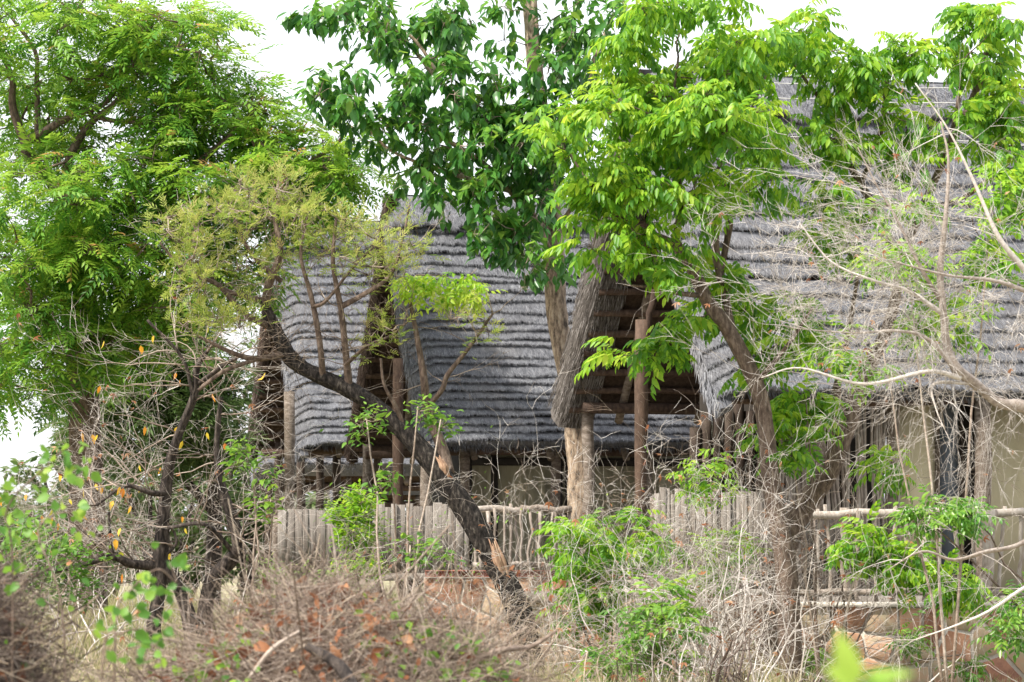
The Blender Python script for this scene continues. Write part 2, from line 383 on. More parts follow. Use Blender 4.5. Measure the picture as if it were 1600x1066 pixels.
def add_trunks(root, specs, mat, D0, rng, rough=.12, sides=12):
    """specs: (name, [(px, py, depth, width px)...])  ->  parts, skeleton nodes"""
    nodes_ = []
    for name, path in specs:
        pts = [P(x, y, d) for x, y, d, w_ in path]; rad = [w_*d/F_PX/2 for x, y, d, w_ in path]
        g = Geo(); bark_tube(g, pts, rad, sides if max(rad) > .05 else 8, rng, rough)
        part(name, g, mat, root, True)
        sp, _ = smooth_path(pts, rad, 6); nodes_ += list(sp)
    return nodes_

def crown(root, blobs, nodes_, kind, size, mat, twig_mat, rng, sub=.42, per=7, fr=4, flat=.6, bias=.0, droop=-.1, nparts=300, tw=(.014, .0045), young=.35, dens=1.):
    """blobs: (px, py, rx px, ry px, depth, depth radius m, clumps)"""
    centers = []; 
    for bx, by, rx, ry, d, rd, n in blobs:
        k = d/F_PX
        centers.append(ell(rng, max(2, int(n*dens)), P(bx, by, d), rx*k*.93, rd, ry*k*.93))
    centers = np.concatenate(centers)
    near = []; 
    polys = connect(nodes_, centers, tw[0], tw[1], rng)
    pos = []; D = []; rn = []; sz = []; tw2 = []
    for c in centers:
        q = ell(rng, per, c, sub, sub, sub*flat, .3)
        for p in q:
            T = np.linspace(0, 1, 3)[:, None]; mid = c*(1-T)+p*T; mid[1] += rng.normal(0, .03, 3); tw2.append((mid, np.array((tw[1], tw[1]*.8, tw[1]*.5))))
            out = nrm(p-c)
            h = (p[2]-c[2])/(sub*flat)
            for f in range(fr):
                a = rng.uniform(0, 2*math.pi); dv = np.array((math.cos(a), math.sin(a), droop+rng.normal(0, .25)))+out*.7
                pos.append(p+rng.normal(0, .05, 3)); D.append(dv); sz.append(size*rng.uniform(.55, 1.28)); rn.append(.36+bias+young*.5*h+rng.normal(0, .16))
    g = Geo(); tubes(g, polys, 4); tubes(g, tw2, 3); part('twig', g, twig_mat, root, kind='stuff')
    pl = place(kind, np.array(pos), np.array(D), sz, np.array(rn), rng=rng)
    put_leaves(root, pl, mat, nparts=nparts)
    return centers

def twigset(root, out, mat, names=('stem', 'twig'), big=None, thick_first=True):
    """top-level stems each a part, all finer twigs one part"""
    mxd = max(o[0] for o in out) if out else 0; g = Geo(); ns = 0
    for dep, pts, rad in out:
        if dep == mxd and ns < 30:
            g2 = Geo(); tubes(g2, [smooth_path(pts, rad, 3)], 7); part(names[0], g2, mat, root, True); ns += 1
        else: tubes(g, [(pts, rad)], 4 if rad[0] > .012 else 3)
    if not g.empty(): part(names[1], g, mat, root, kind='stuff')

# ================================================================== SETTING
rng = np.random.default_rng(3)
def ground_z(x, y): return .06*np.sin(x*.5+y*.13)+.05*np.sin(x*.17-y*.31+2)
ys = np.concatenate((np.linspace(-30, 0, 6), np.linspace(3, 110, 90), np.geomspace(115, 3000, 22)))
us = np.sign(np.linspace(-1, 1, 81))*np.abs(np.linspace(-1, 1, 81))**2.2
V = []; 
for y in ys:
    for u in us:
        x = u*2600*1.0
        V.append((x, y, float(ground_z(x, y)) if abs(x) < 200 else 0))
F = []; nu = len(us)
for j in range(len(ys)-1):
    for i in range(nu-1): F.append((j*nu+i, j*nu+i+1, (j+1)*nu+i+1, (j+1)*nu+i))
g = Geo(); g.faces(V, F); gr = part('ground', g, M['soil'], None, True, kind='structure')

# ================================================================== HOUSES
def log(g, a, b, r, rng, rnd=None, sides=8, wob=.02):
    T = np.linspace(0, 1, 7)[:, None]; pts = np.asarray(a)*(1-T)+np.asarray(b)*T
    pts[1:-1] += rng.normal(0, wob, (5, 3)); rr = r*(1+rng.normal(0, .06, 7))
    tubes(g, [(pts, rr)], sides, rnd=float(rng.random()) if rnd is None else rnd)

class House:
    def __init__(s, name, label, F, th, W, H, L, ncourse, seed, bl=1.0, cat='building', group='thatched huts standing in a staggered row', sag=.18, cap=True, vk=1.):
        s.vk = vk
        s.rng = np.random.default_rng(seed); s.F = np.array(F); th = R(th)
        s.u = np.array((math.cos(th), math.sin(th), 0)); s.n = np.array((math.sin(th), -math.cos(th), 0)); s.z = np.array((0, 0, 1.))
        s.W, s.H, s.L, s.sag = W, H, L, sag
        base = s.F.copy(); base[2] = 0
        s.root = thing(name, label, cat, base, group)
        s.sl = math.hypot(W/2, H)
        s.front_courses(ncourse, bl, cap); s.back_and_verge(bl)
    def pt(s, t, q, off=0., side=1):
        """t metres along the ridge, q 0 ridge .. 1 eave, off metres out of the slope; arrays ok"""
        t = np.asarray(t, float); q = np.asarray(q, float); off = np.asarray(off, float)
        A = s.F-s.n*s.W/2
        h = s.H*(1-q)-s.sag*np.sin(math.pi*np.clip(q, 0, 1.1))
        roll = np.where(t < .35, -.26*(1-np.clip(t, 0, .35)/.35)**2, 0)
        if side < 0: roll = roll*0
        Nn = (s.n*side*s.H+s.z*s.W/2)/s.sl
        return (A[None]+s.u*t[..., None]+s.n*side*(q*s.W/2)[..., None]+s.z*h[..., None]+Nn*(off+roll)[..., None])
    def course(s, q0, q1, k, bl, thick=.056, side=1, mat=None, name='thatch_course', t0=0., nb=None):
        rg = s.rng; nt_ = int(s.L/.045); t = np.linspace(t0, s.L, nt_)
        ph = rg.uniform(0, 6, 4); lump = np.interp(t, np.linspace(0, s.L, int(s.L/.3)+2), rg.normal(0, 1, int(s.L/.3)+2))
        wav = (q1-q0)*(.10*np.sin(t*1.7+ph[0])+.08*lump+rg.normal(0, .05, nt_))
        th_ = thick*(1+.22*np.interp(t, np.linspace(0, s.L, int(s.L/.25)+2), rg.normal(0, 1, int(s.L/.25)+2))+rg.normal(0, .10, nt_))
        rows = [(q0-.006+wav*0, th_*.02), ((q0*.55+q1*.45)+wav*.5, th_*.5), (q1-.10*(q1-q0)+wav, th_), (q1+wav, th_*.9), (q1+wav-.004, th_*.45), (q1-.016+wav, th_*0-.05)]
        V = [s.pt(t, q, o, side) for q, o in rows]; V = np.concatenate(V)
        n = nt_; F = [(r*n+i, r*n+i+1, (r+1)*n+i+1, (r+1)*n+i) for r in range(len(rows)-1) for i in range(n-1)]
        g = Geo(); g.faces(V, F, np.tile(np.clip(rg.normal(.38, .12, n), 0, 1), len(rows)))
        # straws
        ar = (q1-q0)*s.sl*s.L; m = int(ar*2600*bl) if nb is None else nb
        tb = rg.uniform(t0, s.L, m); fr = rg.random(m)**.7; qb = q0+(q1-q0)*fr*1.0
        wv = np.interp(tb, t, wav); tt = np.interp(tb, t, th_)
        o0 = tt*(.1+.9*np.minimum(fr*1.1, 1))+.006
        ln = rg.uniform(.06, .19, m); dq = ln/s.sl
        p0 = s.pt(tb, qb+wv*fr, o0, side); p1 = s.pt(tb+rg.normal(.0, .2, m)*ln, np.minimum(qb+dq, q1+.012*rg.random(m)+.002)+wv, np.minimum(tt*1.02, o0+.03)+rg.uniform(-.025, .02, m), side)
        sd = s.u[None]*(rg.uniform(.003, .0065, m)*1.0)[:, None]
        V = np.stack((p0-sd, p0+sd, p1), 1).reshape(-1, 3)
        g.add(V, np.arange(3*m), np.full(m, 3), np.repeat(np.clip(rg.normal(.5, .24, m), 0, 1), 3))
        part(name, g, mat or M['thatch'], s.root)
    def front_courses(s, nc, bl, cap=True):
        rg = s.rng; q = np.linspace(.10, 1.0, nc+1)
        q[1:-1] += rg.normal(0, .12*.9/nc, nc-1)
        if cap:
            s.course(.0, .13, 99, bl, .17, name='ridge_cap')
            s.course(.0, .13, 98, bl*.5, .16, side=-1, name='ridge_cap')
        for k in range(nc): s.course(q[k], q[k+1], k, bl)
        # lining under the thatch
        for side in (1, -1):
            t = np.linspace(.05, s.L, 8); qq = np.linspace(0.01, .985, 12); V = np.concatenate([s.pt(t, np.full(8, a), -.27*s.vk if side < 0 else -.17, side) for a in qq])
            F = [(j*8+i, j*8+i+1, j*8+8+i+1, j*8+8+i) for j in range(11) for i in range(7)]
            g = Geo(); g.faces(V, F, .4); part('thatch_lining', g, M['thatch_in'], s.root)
        # butt of the eave
        g = Geo(); t = np.linspace(0.02, s.L, 60)
        V = np.concatenate((s.pt(t, np.full(60, 1.0), .02), s.pt(t, np.full(60, .99), -.12), s.pt(t, np.full(60, .97), -.27)))
        F = [(r*60+i, r*60+i+1, (r+1)*60+i+1, (r+1)*60+i) for r in range(2) for i in range(59)]
        g.faces(V, F, .3); m = int(s.L*300*bl); tb = rg.uniform(0, s.L, m); o = rg.uniform(-.22, .04, m); p0 = s.pt(tb, np.full(m, .985), o); ln = rg.uniform(.02, .09, m)
        p1 = s.pt(tb+rg.normal(0, .02, m), 1+ln/s.sl, o-.01); sd = s.u*.005
        g.add(np.stack((p0-sd, p0+sd, p1), 1).reshape(-1, 3), np.arange(3*m), np.full(m, 3), np.repeat(rg.random(m), 3))
        part('eave_thatch', g, M['thatch'], s.root)
    def back_and_verge(s, bl):
        rg = s.rng; q = np.linspace(.10, 1.0, 9)
        for k in range(8): s.course(q[k], q[k+1], k, bl*.12, .08, side=-1)
        for side in (-1, 1):
            g = Geo(); nq = 30; qq = np.linspace(0, 1.03, nq)
            vk = s.vk; wd = (.42 if vk > .9 else .30*vk) if side < 0 else .16
            ring = [(-.06*vk, .08), (-.10*vk, -.10*vk), (-.04*vk, -.30*vk), (wd, -.34*vk), (wd, -.2*vk)]
            if side > 0: ring = [(.02, .02), (.0, -.08), (.03, -.17), (wd, -.19), (wd, -.1)]
            V = np.concatenate([s.pt(np.full(nq, a)+rg.normal(0, .012, nq), qq, b+rg.normal(0, .012, nq), side) for a, b in ring])
            nr = len(ring); F = [(r*nq+i, r*nq+i+1, ((r+1) % nr)*nq+i+1, ((r+1) % nr)*nq+i) for r in range(nr) for i in range(nq-1)]+[tuple(r*nq+nq-1 for r in range(nr))]
            g.faces(V, F, .25)
            m = int(s.sl*(1500 if side < 0 else 500)*bl); qb = rg.random(m); ln = rg.uniform(.10, .32, m)
            a = rg.uniform(-.11*vk, wd, m); b = np.where(a < -.03*vk, rg.uniform(-.34*vk, .10, m), rg.choice((-.34*vk, .09), m)) if side < 0 else rg.uniform(-.18, .03, m)
            if side > 0: a = rg.uniform(-.04, .06, m)
            p0 = s.pt(a, qb, b, side); p1 = s.pt(a-rg.uniform(-.01, .06, m), qb+ln/s.sl, b+rg.normal(-.02, .04, m), side)
            sd = s.n*.006+s.u*.004
            g.add(np.stack((p0-sd, p0+sd, p1), 1).reshape(-1, 3), np.arange(3*m), np.full(m, 3), np.repeat(rg.random(m), 3))
            part('verge_thatch', g, M[('thatch_cut' if s.vk > .9 else 'thatch_shaded') if side < 0 else 'thatch'], s.root)
        # purlins under the back slope, pole rafters
        for i in range(14):
            qv = .10+.066*i; g = Geo(); a = s.pt(np.array([.02]), np.array([qv]), -.33*s.vk-.02, -1)[0]; b = s.pt(np.array([s.L]), np.array([qv]), -.33*s.vk-.02, -1)[0]
            log(g, a, b, .05, rg); part('purlin', g, M['log_brown'], s.root, True)
        for t in np.arange(.75, s.L, 1.15):
            for side in (1, -1):
                g = Geo(); a = s.pt(np.array([t]), np.array([.02]), -.45, side)[0]; b = s.pt(np.array([t]), np.array([.99]), -.43, side)[0]; log(g, a, b, .055, rg); part('rafter', g, M['log'], s.root, True)
        g = Geo(); A = s.F-s.n*s.W/2+s.z*(s.H-.42); log(g, A+s.u*.1, A+s.u*s.L, .07, rg); part('ridge_pole', g, M['log'], s.root, True)
        for side in (1, -1):
            g = Geo(); a = s.pt(np.array([.15]), np.array([.93]), -.5, side)[0]; b = s.pt(np.array([s.L]), np.array([.93]), -.5, side)[0]
            log(g, a, b, .07, rg); part('wall_plate', g, M['log_brown'], s.root, True)
    def loc(s, t, d, z): return s.F+s.u*t-s.n*d+s.z*(z-s.F[2])       # d metres back from the front eave
    def post(s, a, b, r, mat='log', name='post'):
        g = Geo(); log(g, a, b, r, s.rng, sides=10, wob=.012); return part(name, g, M[mat], s.root, True)
    def panel(s, name, t0, t1, d, z0, z1, mat, th=.06, label=None):
        g = Geo(); c = (s.loc(t0, d, z0)+s.loc(t1, d, z1))/2; box(g, c, s.u, s.n, s.z, (t1-t0)/2, th/2, (z1-z0)/2); return part(name, g, M[mat], s.root, label=label)

H1 = House('thatched_hut', 'farthest and leftmost steep thatched hut, half hidden behind the feathery leaning tree', P(468, 692, 57), 12.7, 6, 4.1, 4.3, 22, 11, .8, vk=.45)
H2 = House('thatched_hut', 'middle thatched hut with long slope of even grey courses above the plank fence', P(672, 690, 48), 14, 6, 3.85, 5.3, 24, 12, 1.0, vk=.42)
H3 = House('thatched_hut', 'nearest and largest thatched hut, its open gable showing log purlins behind the bright green tree', P(1128, 606, 40), 17.4, 6.3, 4.25, 8, 17, 13, 1.15)
L1 = House('low_thatched_roof', 'low blue-grey thatched roof strip seen under the far hut between the posts', P(396, 727, 66), 4, 3.2, 1.05, 5.2, 4, 14, .6, group=None)
L2 = House('low_thatched_roof', 'lowest thatched roof edge, farthest back under the low blue-grey roof', P(520, 757, 74), 4, 3, .8, 2.8, 4, 15, .6, group=None)
# twine ties on the nearest ridge cap
for qv in (.045, .09, .19):
    g = Geo(); t = np.linspace(.05, H3.L, 40); pts = H3.pt(t, qv+.004*np.sin(t*4), .19 if qv < .13 else .10); tubes(g, [(pts, np.full(40, .006))], 4); part('wire', g, M['wire'], H3.root)

def hut_frame(h, ts, ds, r, z0, extra=()):
    for t in ts:
        for d in ds:
            a = h.loc(t, d, z0); top = h.F[2]+.1+(h.H/(h.W/2))*min(d, h.W-d)*.78 if 0 < d < h.W else h.F[2]
            h.post(a, h.loc(t, d, min(top, h.F[2]+.35)), r)
# far hut
H1.post(P(452, 990, 55.4), P(452, 612, 55.4), .085); H1.post(P(500, 985, 58.2), P(500, 712, 58.2), .075, 'log_dark'); H1.post(P(527, 985, 57.9), P(527, 694, 57.9), .075, 'log_dark')
H1.post(P(470, 985, 60), P(470, 700, 60), .08, 'log_dark')
for t in (3.2, 4.3): H1.post(H1.loc(t, .4, 0), H1.loc(t, .4, H1.F[2]+.15), .08)
for t in (.5, 2.4, 4.3): H1.post(H1.loc(t, 5.6, 0), H1.loc(t, 5.6, H1.F[2]+.15), .08, 'log_dark')
L1.post(L1.loc(.3, .3, 0), L1.loc(.3, .3, L1.F[2]+.1), .08, 'log_dark'); L1.post(L1.loc(3.6, .3, 0), L1.loc(3.6, .3, L1.F[2]+.1), .08, 'log_dark'); L1.post(L1.loc(5, .3, 0), L1.loc(5, .3, L1.F[2]+.1), .08, 'log_dark'); L1.post(L1.loc(.3, 2.9, 0), L1.loc(.3, 2.9, L1.F[2]+.1), .08, 'log_dark'); L1.post(L1.loc(5, 2.9, 0), L1.loc(5, 2.9, L1.F[2]+.1), .08, 'log_dark')
for t in (.3, 2.5):
    for d in (.3, 2.7): L2.post(L2.loc(t, d, 0), L2.loc(t, d, L2.F[2]+.1), .07)
# middle hut: deck, posts, walls
DZ2 = 1.22
H2.panel('deck', -.9, 5.4, 2.0, DZ2-.12, DZ2, 'plank', 5.6)
H2.post(P(622, 900, 47.9), P(622, 560, 47.9), .075, 'log_brown'); H2.post(P(664, 900, 47.8), P(664, 690, 47.8), .08)
for t in (.62, 2.0, 3.4, 4.9): H2.post(H2.loc(t, .45, DZ2), H2.loc(t, .45, H2.F[2]+.1), .075)
for t in (.2, 1.8, 3.4, 5.): H2.post(H2.loc(t, 5.5, DZ2), H2.loc(t, 5.5, H2.F[2]+.1), .075)
for t in (-.3, 1.5, 3.3, 5.1):
    for d in (.2, 2.4, 4.4): H2.post(H2.loc(t, d, 0), H2.loc(t, d, DZ2-.13), .1, name='stilt')
# canvas wall with folds
g = Geo(); t = np.linspace(.95, 5.3, 90); off = .03*np.sin(t*17)+.02*np.sin(t*41); V = []
for z in (DZ2, 2.2, 3.2): V += [H2.loc(a, 1.7+o*(1.1 if z < 3 else .3), z) for a, o in zip(t, off)]
F = [(r*90+i, r*90+i+1, (r+1)*90+i+1, (r+1)*90+i) for r in range(2) for i in range(89)]; g.faces(V, F); part('canvas_wall', g, M['canvas'], H2.root, True)
for t in (.95, 1.35, 2.35, 2.5, 3.6, 4.6): H2.panel('frame', t-.045, t+.045, 1.62, DZ2, 3.15, 'dark', .08)
H2.panel('frame', .95, 5.3, 1.61, 2.78, 2.9, 'dark', .06)
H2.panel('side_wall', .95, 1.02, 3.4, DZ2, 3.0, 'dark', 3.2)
# near hut: deck, walls
DZ3 = 1.0
H3.panel('deck', -1.0, 7.9, 2.6, DZ3-.14, DZ3, 'plank', 6.4)
H3.post(P(998, 905, 41.5), P(1003, 500, 41.5), .08, 'log_brown'); H3.post(P(1012, 520, 42.2), P(1026, 430, 42.2), .045, 'log_brown')
for t in (1.35, 5.4): H3.post(H3.loc(t, .35, DZ3), H3.loc(t, .35, H3.F[2]+.1), .095)
for t in (.3, 2.6, 5., 7.4): H3.post(H3.loc(t, 5.9, DZ3), H3.loc(t, 5.9, H3.F[2]+.1), .08)
for t in (-.6, 1.6, 3.8, 6.2, 7.8):
    for d in (1.2, 3.4, 5.6): H3.post(H3.loc(t, d, 0), H3.loc(t, d, DZ3-.15), .1, name='stilt')
def H3t(px, d):     # metre along the hut for a pixel column, d back from the eave
    k = (px-800)/F_PX; a = H3.F-H3.n*d; return (k*a[1]-a[0])/(H3.u[0]-k*H3.u[1])
H3.panel('cream_wall', H3t(1394, 1.3), H3t(1460, 1.3), 1.3, DZ3, 3.9, 'cream', .1)
H3.panel('door_jamb', H3t(1459, 1.28), H3t(1464, 1.28), 1.26, DZ3, 3.9, 'log', .12)
H3.panel('slate_panel', H3t(1465, 1.36), H3t(1499, 1.36), 1.36, DZ3, 3.9, 'slate', .05)
H3.panel('door_jamb', H3t(1499.5, 1.3), H3t(1503, 1.3), 1.3, DZ3, 3.9, 'log_dark', .1)
H3.panel('shade_panel', H3t(1503, 1.6), H3t(1560, 1.6), 1.75, DZ3, 3.9, 'dark', .05)  # near-black sheet standing in for the shade in the gap by the door
H3.panel('cream_wall', H3t(1540, 1.3), H3t(1760, 1.3), 1.3, DZ3, 3.9, 'cream', .1)
H3.post(P(1537, 945, 41.2), P(1535, 625, 41.2), .105); H3.post(H3.loc(H3t(1391, .95), .95, DZ3), H3.loc(H3t(1391, .95), .95, 3.7), .05)  # thin second post is added to cover the wall's sunlit end
H3.panel('shade_panel', H3t(1090, 3.4), H3t(1394, 3.0), 3.3, DZ3, 3.6, 'dark', .05)  # inner panel coloured near black to carry the shade of the interior
for i in range(15):
    t = H3t(1086, 3.1)+.15*i; H3.post(H3.loc(t, 3.1+rng.normal(0, .02), DZ3), H3.loc(t, 3.1, 3.4+rng.normal(0, .1)), .072, 'log_dark', 'wall_pole')
# reed screen to the left of the cream wall, each reed a part
t0, t1 = H3t(1196, 1.0), H3t(1401, 1.0)
for i in range(46):
    t = t0+(t1-t0)*i/45; g = Geo(); zt = 3.15+.3*rng.random(); log(g, H3.loc(t, 1.0, DZ3), H3.loc(t+rng.normal(0, .04), 1.0+rng.normal(0, .03), zt), .02, rng, sides=5, wob=.015)
    part('reed', g, M['stick'], H3.root, True)

# ------------------------------------------------------------------ fences and railings
def plank_fence(name, label, px0, px1, ytop, ybot, D, n, seed, mat='plank', group='weathered plank fences'):
    rg = np.random.default_rng(seed); a = P(px0, ytop, D); b = P(px1, ytop, D+.25); zb = P(px0, ybot, D)[2]
    root = thing(name, label, 'fence', (*((a+b)/2)[:2], zb), group)
    w_ = rg.uniform(.7, 1.3, n); e = np.concatenate(([0], np.cumsum(w_)))/w_.sum(); u = nrm(b-a); L = np.linalg.norm(b-a); nn = np.array((u[1], -u[0], 0))
    for i in range(n):
        c = a+u*L*(e[i]+e[i+1])/2; h = a[2]-zb+rg.normal(0, .018); hw = L*(e[i+1]-e[i])/2-.004
        lean = np.array((rg.normal(0, .006), rg.normal(0, .01), 1)); g = Geo()
        box(g, (c[0], c[1]+rg.normal(0, .012), zb+h/2), u, nn, lean, hw, .018, h/2, float(rg.random()), bev=.003); part('plank', g, M[mat], root)
    for z in (zb+.18, a[2]-.2):
        g = Geo(); log(g, (*(a[:2]+np.array((0, .07))), z), (*(b[:2]+np.array((0, .07))), z), .035, rg); part('rail', g, M['log'], root, True)
    for k in (0.02, .98):
        g = Geo(); c = a+(b-a)*k+nn*-.11; log(g, (c[0], c[1], 0.), (c[0], c[1], a[2]-.08), .06, rg); part('post', g, M['log'], root, True)
    return root
plank_fence('plank_fence', 'short grey plank fence left of the bright green bush', 434, 556, 797, 905, 45, 10, 21)
plank_fence('plank_fence', 'grey plank fence between the green bush and the leaning black trunk', 590, 733, 789, 896, 45.2, 12, 22)
plank_fence('plank_fence', 'narrow slat fence behind the dry shrubs below the open gable', 1022, 1236, 768, 925, 40.6, 26, 23)

def pole_railing(name, label, px0, px1, ytop, ymid, ybot, D0, D1, n, seed, thick=(), r=.022):
    rg = np.random.default_rng(seed); root = thing(name, label, 'railing', G((px0+px1)/2, (D0+D1)/2, P(px0, ybot, D0)[2]), 'rustic pole railings')
    for y, rr, nm in ((ytop, .045, 'top_rail'), (ymid, .035, 'bottom_rail')):
        for k in range(2):
            f0, f1 = k*.5-.02, k*.5+.52; a = P(px0+(px1-px0)*f0, y+rg.normal(0, 2), D0+(D1-D0)*f0); b = P(px0+(px1-px0)*f1, y+rg.normal(0, 3), D0+(D1-D0)*f1)
            g = Geo(); log(g, a, b, rr*(1+.1*rg.normal()), rg, wob=.015); part(nm, g, M['stick'], root, True)
    for i in range(n):
        f = (i+rg.normal(0, .12))/(n-1); x = px0+(px1-px0)*f; D = D0+(D1-D0)*f-.05*rg.choice((-1, 1)); th = i in thick
        a = P(x+rg.normal(0, 3), ybot+rg.normal(0, 2), D); b = P(x+rg.normal(0, 4), ytop-4+rg.normal(0, 6)-(4 if th else 0), D)
        g = Geo(); log(g, a, b, (.055 if th else r)*rg.uniform(.8, 1.2), rg, sides=7, wob=.012); part('post' if th else 'baluster', g, M['stick'], root, True)
    return root
pole_railing('pole_railing', 'rustic pole railing in front of the canvas wall beside the leaning black trunk', 742, 890, 797, 884, 895, 45.4, 45.8, 15, 31)
pole_railing('pole_railing', 'rustic pole railing on the stone wall at the right with pale crooked balusters', 1242, 1640, 799, 926, 944, 37.9, 37.6, 17, 32, (0, 3, 8, 12))

# ------------------------------------------------------------------ stone walls
def clip(poly, a, b, c):     # keep a*x+b*y<=c
    out = []
    for i in range(len(poly)):
        p, q = poly[i], poly[(i+1) % len(poly)]; dp = a*p[0]+b*p[1]-c; dq = a*q[0]+b*q[1]-c
        if dp <= 0: out.append(p)
        if dp*dq < 0: t = dp/(dp-dq); out.append((p[0]+(q[0]-p[0])*t, p[1]+(q[1]-p[1])*t))
    return out
def stone_wall(name, label, A, B, ztop, cell, seed, slab=True, red=False):
    rg = np.random.default_rng(seed); A = np.array(A, float); B = np.array(B, float); A[2] = B[2] = 0; L = np.linalg.norm(B-A); u = (B-A)/L; n = np.array((u[1], -u[0], 0))
    if n[1] > 0: n = -n
    root = thing(name, label, 'wall', (A+B)/2, 'sandstone base walls')
    g = Geo(); box(g, (A+B)/2+np.array((0, 0, ztop/2))-n*.17, u, n, (0, 0, 1), L/2, .16, ztop/2); part('mortar', g, M['mortar'], root)
    nx, nz = max(2, int(L/cell)), max(3, int(round(ztop/cell/.8))); pts = []
    for i in range(nx):
        for j in range(nz): pts.append(((i+.5+rg.uniform(-.42, .42)+.25*(j % 2))*L/nx, (j+.5+rg.uniform(-.38, .38))*ztop/nz))
    for i, p in enumerate(pts):
        poly = [(0.004, 0), (L-.004, 0), (L-.004, ztop-.004), (0.004, ztop-.004)]
        for j, q in enumerate(pts):
            if i == j: continue
            dx, dy = q[0]-p[0], q[1]-p[1]; dd = math.hypot(dx, dy)
            if dd > 3*cell: continue
            dx /= dd; dy /= dd; poly = clip(poly, dx, dy, dx*(p[0]+q[0])/2+dy*(p[1]+q[1])/2-rg.uniform(.013, .024))
            if len(poly) < 3: break
        if len(poly) < 3: continue
        c = np.mean(poly, axis=0); m = len(poly); pr = rg.uniform(.006, .016); tl = rg.normal(0, .012, 2); V = []
        for sc, o in ((1, -.02), (.985, pr*.75), (.95, pr)):
            for q in poly:
                x, z = c+(np.array(q)-c)*sc+(rg.normal(0, .004, 2) if sc < 1 else 0); V.append(A+u*x+np.array((0, 0, z))+n*(o+(tl[0]*(x-c[0])+tl[1]*(z-c[1]))*(1 if sc < 1 else 0)))
        F = [tuple(range(2*m, 3*m))]+[(k*m+i2, k*m+(i2+1) % m, (k+1)*m+(i2+1) % m, (k+1)*m+i2) for k in range(2) for i2 in range(m)]
        g = Geo(); g.faces(V, F, float(rg.random())); part('stone', g, M['stone'], root)
    if slab:
        g = Geo(); box(g, (A+B)/2+np.array((0, 0, ztop+.028))-n*.16, u, n, (0, 0, 1), L/2+.02, .22, .026); part('coping', g, M['mortar'], root)
    return root
stone_wall('stone_wall', 'orange crazy-paved sandstone wall at the lower right under the pole railing', P(1237, 1000, 37.4), P(1800, 1000, 37.2), P(1237, 949, 37.4)[2], .36, 41)
stone_wall('stone_wall', 'sandstone wall set back behind the dry shrubs left of the right-hand corner', P(880, 1000, 40.2), P(1236, 1000, 40), P(900, 928, 40.2)[2], .36, 42)
stone_wall('stone_wall', 'pale orange stone wall below the red steel beam at the leaning trunk', P(662, 1000, 44.4), P(885, 1000, 44.4), P(700, 903, 44.4)[2], .34, 43, slab=False)
sb = thing('steel_beam', 'rust red steel channel lying on the stone wall under the plank fence', 'beam', P(770, 900, 44.5))
a, b = P(664, 896, 44.4), P(890, 897, 44.4)
for nm, z, hz, hy in (('web', 0, .03, .012), ('flange', .038, .006, .05), ('flange', -.038, .006, .05)):
    g = Geo(); box(g, (a+b)/2+np.array((0, 0, z)), (1, 0, 0), (0, 1, 0), (0, 0, 1), (b[0]-a[0])/2, hy, hz); part(nm, g, M['steel'], sb)
g = Geo(); box(g, P(720, 892, 44.32), (1, 0, 0), (0, 1, 0), (0, 0, 1), .11, .06, .012); box(g, P(721, 883, 44.32), (1, 0, 0), (0, 1, 0), (0, 0, 1), .006, .05, .11); part('bracket', g, M['steel'], sb)

# dark chair on the near deck
ch = thing('deck_chair', 'dark slatted chair standing on the deck behind the right-hand pole railing', 'chair', P(1300, 938, 38.9))
def bar(root, nm, a, b, hw, mat='dark', hy=.012):
    a = np.array(a); b = np.array(b); g = Geo(); Z = nrm(b-a); X = nrm(np.cross((0, 1, 0.1), Z)); box(g, (a+b)/2, X, np.cross(Z, X), Z, hw, hy, np.linalg.norm(b-a)/2, bev=.004); part(nm, g, M[mat], root)
cb = np.array(ch.location)
for sx in (-.26, .26):
    bar(ch, 'leg', cb+(sx, -.2, 0), cb+(sx, -.15, .62), .02, hy=.02); bar(ch, 'leg', cb+(sx, .22, 0), cb+(sx, .38, .95), .02, hy=.02); bar(ch, 'armrest', cb+(sx, -.22, .63), cb+(sx, .3, .66), .03)
for i in range(6):
    x = -.21+.084*i; bar(ch, 'seat_slat', cb+(x, -.2, .40), cb+(x, .24, .38), .03)
    bar(ch, 'back_slat', cb+(x, .25, .42), cb+(x, .37, .93), .03)

